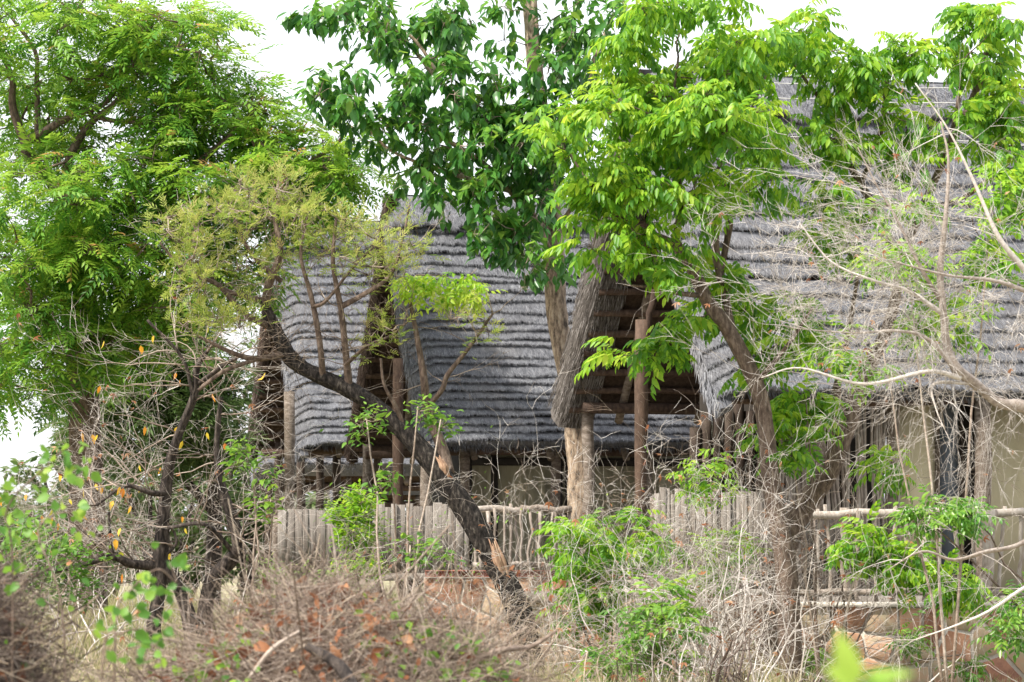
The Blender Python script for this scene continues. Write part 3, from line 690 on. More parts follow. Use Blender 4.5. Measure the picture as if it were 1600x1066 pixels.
# ================================================================== TREES
# --- left pinnate tree
rng = np.random.default_rng(101)
t1 = thing('pinnate_tree', 'large dense green tree with feather-shaped leaves filling the upper left', 'tree', G(140, 49))
nd = add_trunks(t1, [('trunk', [(140, 1000, 49, 60), (138, 800, 49, 52), (130, 600, 49, 48), (118, 420, 49, 42), (105, 300, 49, 34)]),
 ('limb', [(105, 310, 49, 24), (40, 235, 48.6, 18), (70, 205, 48.3, 14), (115, 180, 48, 11), (165, 160, 48, 8), (200, 110, 48, 5)]),
 ('limb', [(105, 310, 49, 24), (108, 250, 48.4, 15), (140, 195, 48.2, 12), (175, 165, 48, 9), (215, 120, 48, 6)]),
 ('limb', [(45, 240, 48.6, 14), (20, 170, 48.5, 12), (18, 120, 48.5, 9), (-10, 60, 48.5, 6)]),
 ('limb', [(60, 225, 48.5, 12), (58, 130, 48.5, 9), (55, 80, 48.5, 7), (20, 30, 48.5, 5)]),
 ('limb', [(118, 420, 49, 26), (230, 340, 48.4, 18), (300, 265, 48, 13), (345, 225, 47.8, 9), (400, 170, 47.6, 6)]),
 ('limb', [(230, 340, 48.4, 14), (330, 310, 48, 12), (450, 270, 47.6, 9), (520, 230, 47.6, 6), (540, 200, 47.6, 4)]),
 ('limb', [(330, 310, 48, 9), (400, 240, 47.6, 7), (345, 150, 47.6, 5), (330, 120, 47.6, 4)]),
 ('limb', [(130, 560, 49, 24), (50, 480, 48.5, 16), (-40, 420, 48.2, 12)]),
 ('limb', [(130, 580, 49, 22), (200, 500, 48.6, 15), (270, 440, 48.2, 10), (330, 420, 48, 6)]),
 ('limb', [(140, 180, 48.2, 9), (190, 190, 48, 8), (260, 185, 47.8, 6), (300, 130, 47.8, 4)])], M['bark_brown'], 49, rng)
C1 = crown(t1, [(370, 430, 50, 70, 49, .8, 16), (110, -110, 150, 70, 49, 1.6, 22), (90, 60, 190, 90, 48.5, 1.8, 62), (270, 80, 110, 75, 48.2, 1.5, 40), (330, 160, 80, 60, 48, 1.2, 24), (210, 200, 170, 60, 48.6, 1.4, 30),
 (390, 200, 60, 55, 47.8, 1.0, 16), (300, 290, 190, 55, 48, 1.6, 44), (440, 270, 90, 60, 47.8, 1.2, 26), (520, 265, 50, 60, 47.8, .9, 22), (40, 170, 90, 100, 50.2, 1.2, 22),
 (70, 310, 130, 80, 48, 2.0, 46), (190, 370, 150, 80, 48, 1.8, 46), (60, 430, 130, 90, 48.2, 2.0, 44), (230, 450, 130, 70, 48.3, 1.6, 30), (60, 540, 110, 80, 48.5, 1.8, 32), (190, 540, 90, 60, 48.8, 1.4, 16), (20, 610, 60, 50, 48.5, 1.2, 10), (480, 330, 70, 25, 48, .8, 8)],
 nd, 'neem', .44, M['neem'], M['bark_brown'], rng, sub=.42, per=7, fr=3, droop=-.1, tw=(.022, .006), dens=.66, flat=.7, young=.6, bias=.12)
sel = rng.integers(0, len(C1), 44); put_leaves(t1, place('neem', C1[sel]+rng.normal(0, .2, (44, 3)), rng.normal(0, 1, (44, 3))+(0, 0, -.3), rng.uniform(.25, .42, 44), rng.uniform(.3, 1, 44), rng=rng), M['rust'], name='dead_sprig')
# --- tree behind the first, fills below
t1b = thing('bushy_tree', 'darker bushy tree behind the bare dry tree at the left', 'tree', G(330, 56))
nd = add_trunks(t1b, [('trunk', [(330, 990, 56, 30), (335, 800, 56, 24), (330, 650, 56, 18), (300, 520, 56, 10)]), ('limb', [(335, 760, 56, 14), (350, 660, 56, 8), (345, 600, 56, 5)]), ('limb', [(333, 800, 56, 14), (240, 690, 56, 9), (200, 600, 56, 5)])], M['bark_dark'], 56, rng)
crown(t1b, [(255, 560, 100, 80, 56, 1.6, 26), (300, 660, 60, 80, 56, 1.2, 15), (190, 640, 90, 70, 56, 1.3, 15)], nd, 'feather', .38, M['farleaf'], M['bark_dark'], rng, sub=.5, per=9, fr=7, bias=-.05, nparts=200, droop=-.4)

# --- tall broadleaf tree
rng = np.random.default_rng(102)
t2 = thing('broadleaf_tree', 'tall tree with pale flaking trunk and dark glossy leaves in front of the huts', 'tree', G(915, 46.7))
nd = add_trunks(t2, [('trunk', [(915, 1075, 46.7, 56), (910, 900, 46.7, 46), (906, 760, 46.7, 42), (902, 690, 46.7, 42), (893, 610, 46.7, 38), (872, 510, 46.7, 34), (866, 430, 46.7, 34), (862, 350, 46.7, 32), (852, 240, 46.7, 30), (838, 130, 46.7, 27), (830, 40, 46.7, 25), (825, -60, 46.7, 22), (822, -200, 46.7, 14)]),
 ('limb', [(864, 380, 46.7, 18), (800, 300, 46.2, 12), (760, 260, 46.0, 9), (690, 215, 45.8, 7), (620, 190, 45.7, 5), (560, 175, 45.7, 3)]),
 ('limb', [(852, 250, 46.7, 15), (780, 190, 46.2, 10), (700, 140, 46.0, 8), (640, 70, 45.8, 5), (600, 30, 45.8, 4)]),
 ('limb', [(700, 140, 46.0, 6), (640, 55, 45.9, 5), (570, 50, 45.8, 3)]),
 ('limb', [(800, 300, 46.2, 8), (700, 270, 46.0, 7), (610, 235, 45.9, 5), (560, 180, 45.8, 3)]),
 ('limb', [(855, 280, 46.7, 14), (900, 180, 46.8, 10), (930, 90, 47.0, 8), (960, 20, 47.2, 5)]),
 ('limb', [(864, 400, 46.7, 10), (830, 340, 46.1, 8), (790, 350, 45.8, 6)]),
 ('limb', [(862, 360, 46.7, 9), (890, 330, 46.2, 7), (905, 290, 46.0, 5)])], M['bark_pale'], 46, rng, .16, 16)
crown(t2, [(822, -170, 110, 70, 46.6, 1.2, 16), (740, -90, 90, 45, 46.4, 1.0, 12), (910, -90, 90, 45, 46.8, 1.0, 12), (838, 120, 45, 50, 45.8, .4, 9), (852, 260, 35, 60, 45.8, .4, 8), (530, 20, 65, 35, 46.0, .8, 13), (640, 50, 90, 50, 46.0, 1.0, 22), (740, 40, 90, 45, 46.2, 1.0, 20), (580, 140, 95, 50, 45.8, .9, 20), (505, 132, 35, 20, 45.8, .4, 5),
 (700, 150, 100, 55, 45.9, 1.0, 26), (640, 215, 90, 45, 45.8, .9, 20), (770, 170, 70, 60, 46.0, .9, 20), (740, 245, 100, 50, 45.7, 1.0, 24), (830, 230, 60, 70, 45.8, .8, 20),
 (680, 290, 80, 30, 45.8, .8, 11), (790, 320, 70, 55, 45.6, .8, 22), (830, 390, 50, 45, 45.6, .5, 12), (770, 370, 35, 40, 45.6, .5, 7), (900, 100, 70, 60, 46.5, 1.0, 18), (930, 30, 80, 40, 46.6, 1.0, 16), (870, 180, 50, 50, 46.2, .8, 11)],
 nd, 'broad', .20, M['broad'], M['twig_brown'], rng, sub=.27, per=6, fr=6, flat=.9, droop=-1.0, tw=(.012, .004), dens=.62, young=.7)

# --- bright green tree
rng = np.random.default_rng(103)
t3 = thing('bright_green_tree', 'slender leaning tree with vivid yellow-green hanging leaves right of centre', 'tree', G(1235, 34.5))
nd = add_trunks(t3, [('trunk', [(1235, 1100, 34.5, 38), (1228, 900, 34.5, 32), (1205, 760, 34.5, 28), (1195, 660, 34.5, 26), (1180, 600, 34.5, 25), (1140, 520, 34.5, 24), (1105, 470, 34.5, 22), (1080, 420, 34.5, 19), (1050, 375, 34.5, 17)]),
 ('limb', [(1052, 380, 34.5, 12), (1010, 362, 34.3, 9), (975, 345, 34.2, 7), (930, 300, 34, 5), (890, 240, 34, 3)]),
 ('limb', [(1052, 380, 34.5, 11), (1062, 330, 34.4, 9), (1060, 260, 34.3, 8), (1050, 180, 34.2, 6), (1060, 90, 34.2, 4)]),
 ('limb', [(1100, 462, 34.5, 9), (1060, 458, 34.2, 7), (1025, 450, 34, 5), (975, 445, 34, 3)]),
 ('limb', [(1062, 330, 34.4, 8), (1110, 280, 34.3, 6), (1160, 200, 34.3, 5), (1200, 110, 34.3, 3)]),
 ('limb', [(1150, 540, 34.5, 10), (1125, 430, 34.8, 13), (1118, 380, 34.8, 11), (1125, 300, 34.8, 8), (1150, 250, 34.8, 5)]),
 ('limb', [(1125, 430, 34.8, 10), (1140, 350, 34.9, 12), (1135, 295, 34.9, 9), (1120, 290, 34.9, 4)]),
 ('limb', [(1180, 600, 34.5, 9), (1230, 540, 34.2, 6), (1270, 480, 34, 4)])], M['bark_brown'], 34, rng, .13, 12)
crown(t3, [(1080, 60, 130, 75, 34.2, 1.2, 34), (1010, 110, 90, 60, 34, 1.0, 18), (1180, 90, 100, 60, 34.3, 1.0, 22), (950, 200, 125, 55, 33.8, 1.0, 26), (1110, 190, 120, 70, 33.9, 1.2, 34), (1195, 200, 55, 50, 34, .9, 11),
 (1000, 280, 120, 50, 33.8, .9, 24), (1100, 290, 90, 35, 33.8, .9, 15), (1205, 290, 30, 25, 34, .6, 3), (960, 370, 80, 40, 33.8, .7, 13), (1020, 410, 70, 35, 33.7, .6, 10), (890, 250, 40, 60, 33.8, .6, 6),
 (1150, 450, 70, 50, 35.2, .4, 11), (1240, 500, 80, 50, 34.8, .6, 15), (1040, 520, 60, 30, 34.9, .3, 8), (1210, 560, 70, 35, 35.2, .4, 8), (1000, 560, 40, 25, 34.6, .4, 5), (1110, 395, 50, 20, 35.2, .4, 4)],
 nd, 'bright', .235, M['bright'], M['bark_brown'], rng, sub=.24, per=5, fr=4, flat=.55, bias=.04, droop=-.05, tw=(.012, .004), young=.65, dens=.45)

# --- right green tree
rng = np.random.default_rng(104)
t4 = thing('forked_green_tree', 'forked brown tree at the right, its green top spread across the thatch', 'tree', G(1190, 35.8))
nd = add_trunks(t4, [('trunk', [(1190, 1090, 35.8, 36), (1215, 900, 35.8, 36), (1245, 810, 35.8, 34), (1290, 740, 35.8, 34), (1312, 685, 35.8, 32), (1345, 600, 35.8, 24), (1390, 500, 35.8, 18), (1400, 420, 35.8, 14), (1375, 340, 35.8, 13), (1345, 290, 35.8, 12), (1320, 245, 35.8, 9)]),
 ('limb', [(1312, 690, 35.8, 22), (1304, 640, 35.6, 18), (1310, 590, 35.5, 10), (1325, 520, 35.4, 7), (1340, 430, 35.3, 5)]),
 ('limb', [(1400, 430, 35.8, 14), (1440, 330, 35.8, 12), (1480, 240, 35.8, 11), (1530, 130, 35.8, 11), (1545, 60, 35.8, 7)]),
 ('limb', [(1480, 240, 35.8, 8), (1500, 130, 35.8, 8), (1470, 90, 35.8, 6), (1440, 60, 35.8, 4)]),
 ('limb', [(1345, 290, 35.8, 8), (1378, 200, 35.8, 8), (1384, 140, 35.8, 8), (1390, 110, 35.8, 5)]),
 ('limb', [(1320, 245, 35.8, 7), (1290, 170, 35.8, 6), (1240, 100, 35.8, 4)]),
 ('limb', [(1440, 330, 35.8, 8), (1520, 300, 35.6, 7), (1580, 230, 35.5, 5)])], M['bark_brown'], 35, rng, .13, 12)
crown(t4, [(1250, 50, 60, 45, 35.6, .7, 11), (1310, 90, 60, 50, 35.6, .7, 13), (1390, 105, 70, 40, 35.5, .7, 15), (1300, 150, 30, 20, 35.5, .4, 3), (1470, 100, 45, 30, 35.5, .6, 7), (1550, 60, 60, 70, 35.4, .9, 20), (1590, 150, 40, 40, 35.4, .6, 7),
 (1320, 200, 60, 30, 35.4, .6, 10), (1420, 185, 90, 18, 35.4, .7, 9), (1530, 190, 70, 30, 35.3, .6, 9), (1350, 240, 60, 22, 35.3, .5, 5), (1570, 260, 45, 35, 35.2, .6, 8), (1450, 250, 40, 20, 35.4, .4, 3),
 (1330, 380, 60, 35, 35.2, .5, 9), (1400, 330, 40, 25, 35.2, .4, 4), (1520, 400, 50, 25, 35.2, .4, 4), (1320, 300, 25, 20, 35.3, .3, 2)],
 nd, 'bright', .235, M['bright'], M['bark_brown'], rng, sub=.22, per=5, fr=4, flat=.55, bias=.0, droop=-.05, tw=(.011, .004), young=.7, dens=.48)

# --- leaning black-trunked feathery tree
rng = np.random.default_rng(105)
t5 = thing('leaning_tree', 'burnt black leaning tree with torn orange wood and feathery olive foliage', 'tree', G(835, 36))
nd = add_trunks(t5, [('trunk', [(835, 1080, 36, 46), (812, 960, 36, 38), (778, 888, 36, 37), (735, 808, 36, 38), (697, 752, 36, 35), (650, 695, 36, 32), (600, 645, 36, 28), (545, 608, 36, 26), (488, 583, 36, 23), (455, 560, 36, 26), (425, 505, 36, 20), (412, 470, 36, 14)])], M['bark_black'], 36, rng, .2, 16)
nd += add_trunks(t5, [
 ('limb', [(414, 480, 36, 13), (420, 445, 35.9, 12), (438, 395, 35.8, 10), (430, 340, 35.8, 6), (440, 300, 35.8, 4)]),
 ('limb', [(420, 510, 36, 12), (380, 490, 35.8, 10), (340, 445, 35.7, 7), (290, 425, 35.6, 5), (250, 380, 35.6, 3)]),
 ('limb', [(415, 470, 36, 9), (375, 462, 35.9, 8), (335, 440, 35.8, 6), (310, 380, 35.7, 5), (300, 330, 35.7, 3)]),
 ('limb', [(450, 552, 36, 11), (400, 560, 35.8, 10), (360, 550, 35.7, 7), (300, 520, 35.6, 4)]),
 ('limb', [(400, 562, 35.8, 6), (350, 580, 35.6, 6), (310, 610, 35.6, 5)]),
 ('limb', [(545, 618, 36, 13), (540, 560, 35.9, 11), (532, 480, 35.8, 9), (520, 410, 35.7, 7), (525, 340, 35.7, 4)]),
 ('limb', [(532, 480, 35.8, 9), (565, 462, 35.7, 8), (610, 430, 35.6, 6), (630, 370, 35.6, 4), (640, 320, 35.6, 3)]),
 ('limb', [(505, 600, 36, 11), (500, 540, 35.8, 9), (488, 470, 35.8, 8), (470, 400, 35.7, 5), (480, 340, 35.7, 3)]),
 ('limb', [(440, 440, 35.9, 8), (395, 400, 35.8, 6), (370, 350, 35.7, 5), (350, 300, 35.7, 3)]),
 ('limb', [(540, 570, 35.9, 8), (575, 540, 35.8, 6), (610, 525, 35.7, 4), (640, 500, 35.7, 3)]),
 ('limb', [(488, 480, 35.8, 6), (510, 470, 35.7, 5), (550, 420, 35.7, 4), (590, 380, 35.7, 3)]),
 ('limb', [(700, 740, 36, 20), (690, 700, 36.1, 17), (668, 640, 36.1, 14), (662, 590, 36, 11), (650, 520, 36, 8), (640, 470, 36, 5)]),
 ('limb', [(664, 640, 36.1, 9), (690, 610, 36, 8), (700, 585, 36, 8), (735, 540, 36, 6), (770, 490, 36, 4)]),
 ('limb', [(640, 690, 36, 8), (620, 640, 35.9, 7), (600, 600, 35.8, 5), (595, 560, 35.8, 4)])], M['bark_brown'], 36, rng, .15, 10)
for cx, cy, wd, hh, slope in ((777, 876, 15, 76, .34), (692, 730, 10, 38, .45)):
    for k in range(9):
        f = (k/8-.5); x = cx+f*wd; y0 = cy-hh/2*rng.uniform(.35, 1); y1 = cy+hh/2*rng.uniform(.45, 1); g = Geo(); dd = 35.865+abs(f)*.06
        tubes(g, [smooth_path([P(x+(y0-cy)*slope, y0, dd), P(x+rng.normal(0, 1), cy, dd), P(x+(y1-cy)*slope, y1, dd)], [.004, .024, .006], 4)], 6); part('torn_splinter', g, M['wound'], t5, label='freshly torn orange wood')
out = []; tips = []
for i in rng.choice(len(nd), 150):
    p = nd[i]
    if p[2] < P(0, 610, 36)[2]: continue
    grow(rng, p, rng.normal(0, 1, 3)*(1, .6, .6)+(0, 0, .5), .42, .007, 2, out, 4, .2, 0, (2, 4), .65, .6, tips)
g = Geo(); tubes(g, [(p, r) for d, p, r in out], 3); part('twig', g, M['twig_brown'], t5, kind='stuff')
crown(t5, [(300, 345, 55, 40, 35.6, .6, 12), (400, 325, 80, 45, 35.6, .7, 18), (480, 360, 60, 55, 35.6, .6, 14), (575, 380, 85, 50, 35.6, .7, 19), (340, 400, 70, 40, 35.6, .6, 12), (340, 510, 60, 25, 35.5, .4, 11), (290, 450, 40, 30, 35.5, .5, 7), (600, 420, 50, 30, 35.6, .5, 7), (450, 290, 50, 20, 35.6, .5, 5), (440, 420, 50, 30, 35.7, .4, 4), (730, 500, 50, 20, 35.8, .4, 6), (630, 520, 60, 25, 35.7, .5, 5)],
 nd, 'feather', .12, M['feather'], M['twig_brown'], rng, sub=.22, per=6, fr=3, flat=1.0, droop=.6, tw=(.010, .005), bias=.1, dens=.95)
g0 = [P(690, 440, 35.9), P(640, 450, 35.9)]
pos = np.concatenate((ell(rng, 70, P(720, 450, 36), .36, .3, .2, .2), ell(rng, 60, P(650, 445, 36), .28, .3, .18, .2)))
pl = place('sparse', pos, rng.normal(0, 1, (130, 3))*(1, 1, .3)+(0, 0, -.2), rng.uniform(.14, .22, 130), rng.normal(.62, .15, 130), rng=rng); put_leaves(t5, pl, M['bright'], name='sprig')
polys = connect(nd, [P(x, y, 36) for x, y in ((720, 440), (745, 420), (690, 430), (650, 430), (625, 460), (760, 450))], .01, .005, rng); g = Geo(); tubes(g, polys, 4); part('twig', g, M['twig_brown'], t5, kind='stuff')

# --- bare dark tree at the left with yellow leaves
rng = np.random.default_rng(106)
t6 = thing('bare_tree', 'dark many-stemmed leafless tree at the left hung with a few yellow leaves', 'tree', G(280, 37))
nd = add_trunks(t6, [('trunk', [(240, 1085, 37, 34), (240, 985, 37, 24), (248, 930, 37, 20), (250, 880, 37, 24), (256, 800, 37, 20), (262, 745, 37, 18), (275, 690, 36.9, 14), (303, 620, 36.8, 12), (308, 575, 36.8, 10), (330, 540, 36.8, 5)]),
 ('trunk', [(322, 1085, 37.3, 32), (318, 985, 37.3, 26), (328, 915, 37.3, 24), (355, 880, 37.3, 24), (372, 855, 37.2, 22), (362, 810, 37.2, 18), (345, 760, 37.2, 15), (338, 700, 37.2, 10), (345, 620, 37.2, 7)]),
 ('trunk', [(305, 1085, 37.1, 26), (298, 985, 37.1, 22), (283, 930, 37.1, 19), (262, 892, 37, 16), (252, 870, 37, 12)]),
 ('limb', [(248, 885, 37, 14), (205, 880, 36.8, 13), (175, 870, 36.7, 11), (120, 885, 36.6, 9), (75, 892, 36.5, 7)]),
 ('limb', [(262, 772, 37, 9), (235, 770, 36.8, 8), (195, 760, 36.7, 6), (150, 790, 36.6, 4)]),
 ('limb', [(362, 860, 37.2, 9), (320, 820, 36.9, 7), (262, 825, 36.8, 6)]),
 ('limb', [(310, 600, 36.8, 8), (350, 570, 36.7, 7), (370, 560, 36.7, 5)]),
 ('limb', [(175, 872, 36.7, 7), (172, 840, 36.7, 6), (170, 800, 36.7, 4)]),
 ('limb', [(256, 870, 37, 7), (275, 850, 37, 6), (272, 830, 37, 5)]),
 ('limb', [(303, 625, 36.8, 7), (285, 560, 36.7, 5), (230, 500, 36.6, 4)])], M['bark_dark'], 37, rng, .18, 12)
out = []; tips = []
hp = [i for i in range(len(nd)) if 545 < project(nd[i])[1] < 900]
for i in rng.choice(hp, 90):
    p = nd[i]; sgn = -1 if p[0] < G(280, 37)[0]+.1 or rng.random() < .4 else 1
    grow(rng, p, (sgn*rng.uniform(.2, 1), rng.normal(0, .4), rng.uniform(-.15, .7)), rng.uniform(.6, 1.05), .010, 3, out, 6, .17, -.015, (2, 4), .62, .6, tips)
g = Geo(); tubes(g, [(p, r) for d, p, r in out if d < 3], 3); part('twig', g, M['twig_grey'], t6, kind='stuff')
for d, p, r in out:
    if d == 3: g = Geo(); tubes(g, [(p, r)], 5); part('branch', g, M['twig_brown'], t6)
tp = np.array([t[0] for t in tips])
x, y = project(tp); ok = np.where((x < 420) & (y > 400) & (y < 900))[0]; idx = rng.choice(ok, 60)
pl = place('broad', tp[idx], rng.normal(0, .3, (60, 3))+(0, 0, -1), rng.uniform(.07, .13, 60), rng.uniform(.0, 1, 60), N=rng.normal(0, 1, (60, 3))*(1, .4, .2)+(0, -1, 0), rng=rng); put_leaves(t6, pl, M['yellow'], name='yellow_leaf')
idx = rng.choice(ok, 50); pl = place('dead', tp[idx], rng.normal(0, .6, (50, 3))+(0, 0, -.6), rng.uniform(.05, .09, 50), rng.uniform(.2, 1, 50), rng=rng); put_leaves(t6, pl, M['rust'], name='dead_leaf')

# --- pale bare tree reaching in from the right
rng = np.random.default_rng(107)
t7 = thing('pale_bare_tree', 'pale leafless tree reaching in from the right edge with a fan of whitish twigs', 'tree', G(1790, 30))
nd = add_trunks(t7, [('trunk', [(1790, 1160, 30, 60), (1780, 1000, 30, 48), (1740, 800, 30, 40), (1690, 690, 30, 32), (1640, 650, 30, 24)]),
 ('limb', [(1645, 655, 30, 22), (1600, 634, 30, 18), (1560, 628, 30, 16), (1525, 600, 29.9, 16), (1495, 575, 29.8, 16), (1480, 540, 29.8, 13), (1474, 480, 29.7, 11), (1470, 420, 29.7, 10), (1478, 340, 29.6, 7), (1482, 250, 29.6, 4), (1470, 190, 29.6, 2.5)]),
 ('limb', [(1500, 585, 29.8, 11), (1450, 530, 29.7, 7), (1400, 517, 29.6, 5), (1330, 520, 29.5, 3.2), (1230, 512, 29.5, 1.2)]),
 ('limb', [(1472, 490, 29.7, 8), (1420, 455, 29.6, 6), (1370, 440, 29.5, 5), (1300, 410, 29.5, 3), (1250, 350, 29.5, 2)]),
 ('limb', [(1470, 470, 29.7, 7), (1440, 420, 29.6, 6), (1400, 340, 29.6, 4), (1370, 290, 29.6, 3), (1340, 230, 29.6, 2)]),
 ('limb', [(1500, 590, 29.8, 9), (1450, 580, 29.6, 7), (1350, 600, 29.5, 5), (1250, 575, 29.5, 3), (1190, 590, 29.4, 2)]),
 ('limb', [(1660, 640, 30, 14), (1640, 470, 29.8, 12), (1600, 420, 29.7, 10), (1560, 370, 29.6, 8), (1520, 280, 29.6, 5), (1480, 200, 29.6, 3), (1430, 130, 29.6, 2)]),
 ('limb', [(1640, 470, 29.8, 9), (1560, 440, 29.6, 6), (1480, 430, 29.5, 4), (1400, 410, 29.4, 2.5)]),
 ('limb', [(1700, 760, 30, 16), (1640, 820, 29.9, 9), (1590, 852, 29.8, 7), (1540, 862, 29.7, 6), (1490, 875, 29.7, 5), (1440, 862, 29.6, 3.5), (1380, 895, 29.5, 1)]),
 ('limb', [(1720, 800, 30, 18), (1640, 890, 29.9, 8), (1590, 925, 29.7, 6), (1545, 955, 29.6, 4.5), (1500, 975, 29.6, 3.5), (1430, 1000, 29.6, 1)]),
 ('limb', [(1525, 600, 29.9, 6), (1460, 600, 29.7, 5), (1463, 640, 29.6, 2.5), (1485, 690, 29.5, 1)])], M['twig_grey'], 30, rng, .16, 10)
out = []; tips = []
hp = [i for i in range(len(nd)) if project(nd[i])[0] < 1640]
lowc = 0
for i in rng.choice(hp, 290):
    p = nd[i]; y_ = project(p)[1]
    if y_ < 330 and rng.random() < .75: continue
    if y_ > 555 and project(p)[0] < 1510 and y_ < 760 and rng.random() < .6: continue
    if y_ > 760:
        lowc += 1
        if lowc > 20: continue
    grow(rng, p, (-rng.uniform(-.3, 1), rng.normal(0, .4), rng.uniform(-.6, .8) if y_ < 700 else rng.uniform(-.5, .5)), rng.uniform(.4, .85), .0048, 3 if y_ < 760 else 2, out, 5, .13, -.02 if y_ < 700 else -.12, (2, 4), .65, .55, tips)
for i in rng.choice([j for j in hp if 560 < project(nd[j])[1] < 680 and project(nd[j])[0] > 1470], 16):     # weeping twigs
    grow(rng, nd[i], (rng.normal(0, .8), rng.normal(0, .3), -.6), rng.uniform(.4, .8), .004, 1, out, 7, .1, -.22, (2, 4), .7, .5, tips)
g = Geo(); tubes(g, [(p, r) for d, p, r in out], 3); part('twig', g, M['twig_pale'], t7, kind='stuff')
tp = np.array([t[0] for t in tips]); idx = rng.choice(len(tp), 60)
pl = place('dead', tp[idx], rng.normal(0, .6, (60, 3))+(0, 0, -.6), rng.uniform(.04, .075, 60), rng.uniform(.4, 1, 60), rng=rng); put_leaves(t7, pl, M['rust'], name='dead_leaf')

# ================================================================== SHRUBS
def zat(py, D): return float(P(0, py, D)[2])
def bare_shrub(label, px, D, ytop, n=7, mat='twig_grey', seed=0, spread=.55, fan=(-1, 1), leaf=None, nl=0, lm=None, lsize=.1, name='dry_shrub', r=.012, levels=3, kids=(2, 4), group='dry leafless shrubs in front of the huts', rust=12, ang=.8, up=.02):
    rg = np.random.default_rng(seed); h = zat(ytop, D); b = G(px, D)
    root = thing(name, label, 'shrub', b, group); out = []; tips = []
    for i in range(n):
        dx = fan[0]+(fan[1]-fan[0])*(i+rg.random())/n
        grow(rg, b+np.array((rg.normal(0, .1), rg.normal(0, .15), 0)), (dx*spread, rg.normal(0, .25), 1), h*(.56 if levels > 3 else .62)*rg.uniform(.7, 1.1), r*rg.uniform(.6, 1.3), levels, out, 8, .2, -.035, kids, .6, ang, tips, up)
    twigset(root, out, M[mat])
    tp = np.array([t[0] for t in tips]); td = np.array([t[1] for t in tips])
    if rust: idx = rg.choice(len(tp), rust); put_leaves(root, place('dead', tp[idx], rg.normal(0, .6, (rust, 3))+(0, 0, -.5), rg.uniform(.04, .08, rust), rg.uniform(.3, 1, rust), rng=rg), M['rust'], name='dead_leaf')
    if nl:
        al = np.concatenate([p[1:] for d, p, r_ in out if d <= 1]); idx = rg.choice(len(al), nl)
        put_leaves(root, place(leaf, al[idx]+rg.normal(0, .03, (nl, 3)), rg.normal(0, 1, (nl, 3))+(0, 0, -.2), lsize*rg.uniform(.7, 1.2, nl), rg.normal(.5, .2, nl), rng=rg), M[lm or 'shrubleaf'])
    return root
B = bare_shrub
B('tall pale dry shrub fanning out below the open gable of the nearest hut', 1000, 33, 560, 12, 'twig_pale', seed=1, spread=.6, kids=(2, 3), levels=4, rust=30)
B('dense dry shrub between the bright tree stem and the slat fence', 1120, 33.5, 600, 12, 'twig_pale', seed=2, kids=(2, 3), levels=4, rust=25)
B('whitish dry shrub with upright forked stems right of the slat fence', 1150, 31, 720, 7, seed=3, mat='twig_pale', rust=14)
B('brown twiggy shrub crowding the base of the forked tree', 1190, 36.3, 680, 10, 'twig_brown', seed=4, kids=(2, 3), levels=4)
B('low grey tangle of twigs at the bottom right of centre', 1060, 30, 850, 12, 'twig_pale', seed=5, spread=1.1, kids=(2, 3), levels=4)
B('grey branching shrub before the corner of the stone wall', 1110, 32, 830, 9, seed=6, spread=.6, kids=(2, 4))
B('thin pale shrub standing before the middle hut thatch', 800, 37.5, 560, 9, 'twig_pale', seed=7, spread=.7, kids=(2, 3), levels=4, leaf='small', nl=260, lsize=.06)
B('dry shrub at the foot of the pale flaking trunk', 885, 34, 700, 9, seed=8, spread=.8, kids=(2, 3), levels=4, rust=20)
B('wiry tan shrub in front of the red steel beam', 800, 33, 800, 10, 'twig_tan', seed=9, spread=.7)
B('spindly pale shrub in front of the second plank fence', 690, 33, 770, 7, seed=10, spread=.6, rust=14)
B('spindly tan shrub in front of the short plank fence', 500, 33.5, 790, 9, 'twig_tan', seed=11, spread=.8, rust=30)
B('low straw-coloured shrub beside the dark bare tree', 420, 34, 850, 6, 'twig_tan', seed=12, spread=.6)
B('pale dry shrub leaning left at the left of the picture', 150, 38.5, 540, 8, seed=13, spread=.7, kids=(2, 3), levels=4, fan=(-1, .5))
B('grey wiry shrub filling the left edge below the leafy tree', 40, 33.5, 720, 8, seed=14, spread=.8, kids=(2, 4))
B('fine grey shrub hanging over the left end of the far hut', 335, 39.5, 580, 7, seed=15, spread=.5, kids=(2, 3), levels=4, rust=18)
B('cluster of tan upright sticks at the lower left', 85, 29, 830, 7, 'twig_tan', seed=16, spread=.35, rust=0, r=.02, levels=2)
B('small fan of tan sticks beside the lower left sapling', 150, 30, 900, 9, 'twig_tan', seed=17, spread=.7, rust=4, levels=2)
B('brown dry shrub climbing before the reed screen', 1280, 36.5, 640, 7, 'twig_brown', seed=18, spread=.35, kids=(2, 3), levels=4)
B('dry twiggy shrub below the cream wall', 1400, 34, 870, 3, seed=19, spread=.7, kids=(2, 3))
B('pale weeping shrub at the right edge in front of the stone wall', 1640, 31.5, 820, 5, seed=20, spread=.4, kids=(2, 3), rust=5)
B('brown tangle hiding the foot of the slat fence', 1010, 35.5, 740, 12, 'twig_brown', seed=21, spread=.9, kids=(2, 3), levels=4, rust=20)
B('scrubby dark tangle at the bottom below the slat fence', 1000, 29.5, 940, 9, 'twig_dark', seed=22, spread=.9)
B('low dry shrub in front of the pale orange stone wall', 720, 31, 880, 12, seed=23, spread=1.1, kids=(2, 3), levels=4)
B('low dry shrub beneath the pale flaking trunk', 930, 30.5, 880, 12, 'twig_tan', seed=24, spread=1.2, kids=(2, 3), levels=4, rust=20)
B('grey twig mass behind the dark bare tree', 230, 42, 600, 12, seed=25, spread=.7, kids=(2, 3), levels=4)
B('rusty-leaved dry stems standing out of the russet heap', 470, 21, 830, 9, 'twig_tan', seed=26, spread=.9, rust=70, levels=2, r=.006, group='dry stems rising from the heaps')
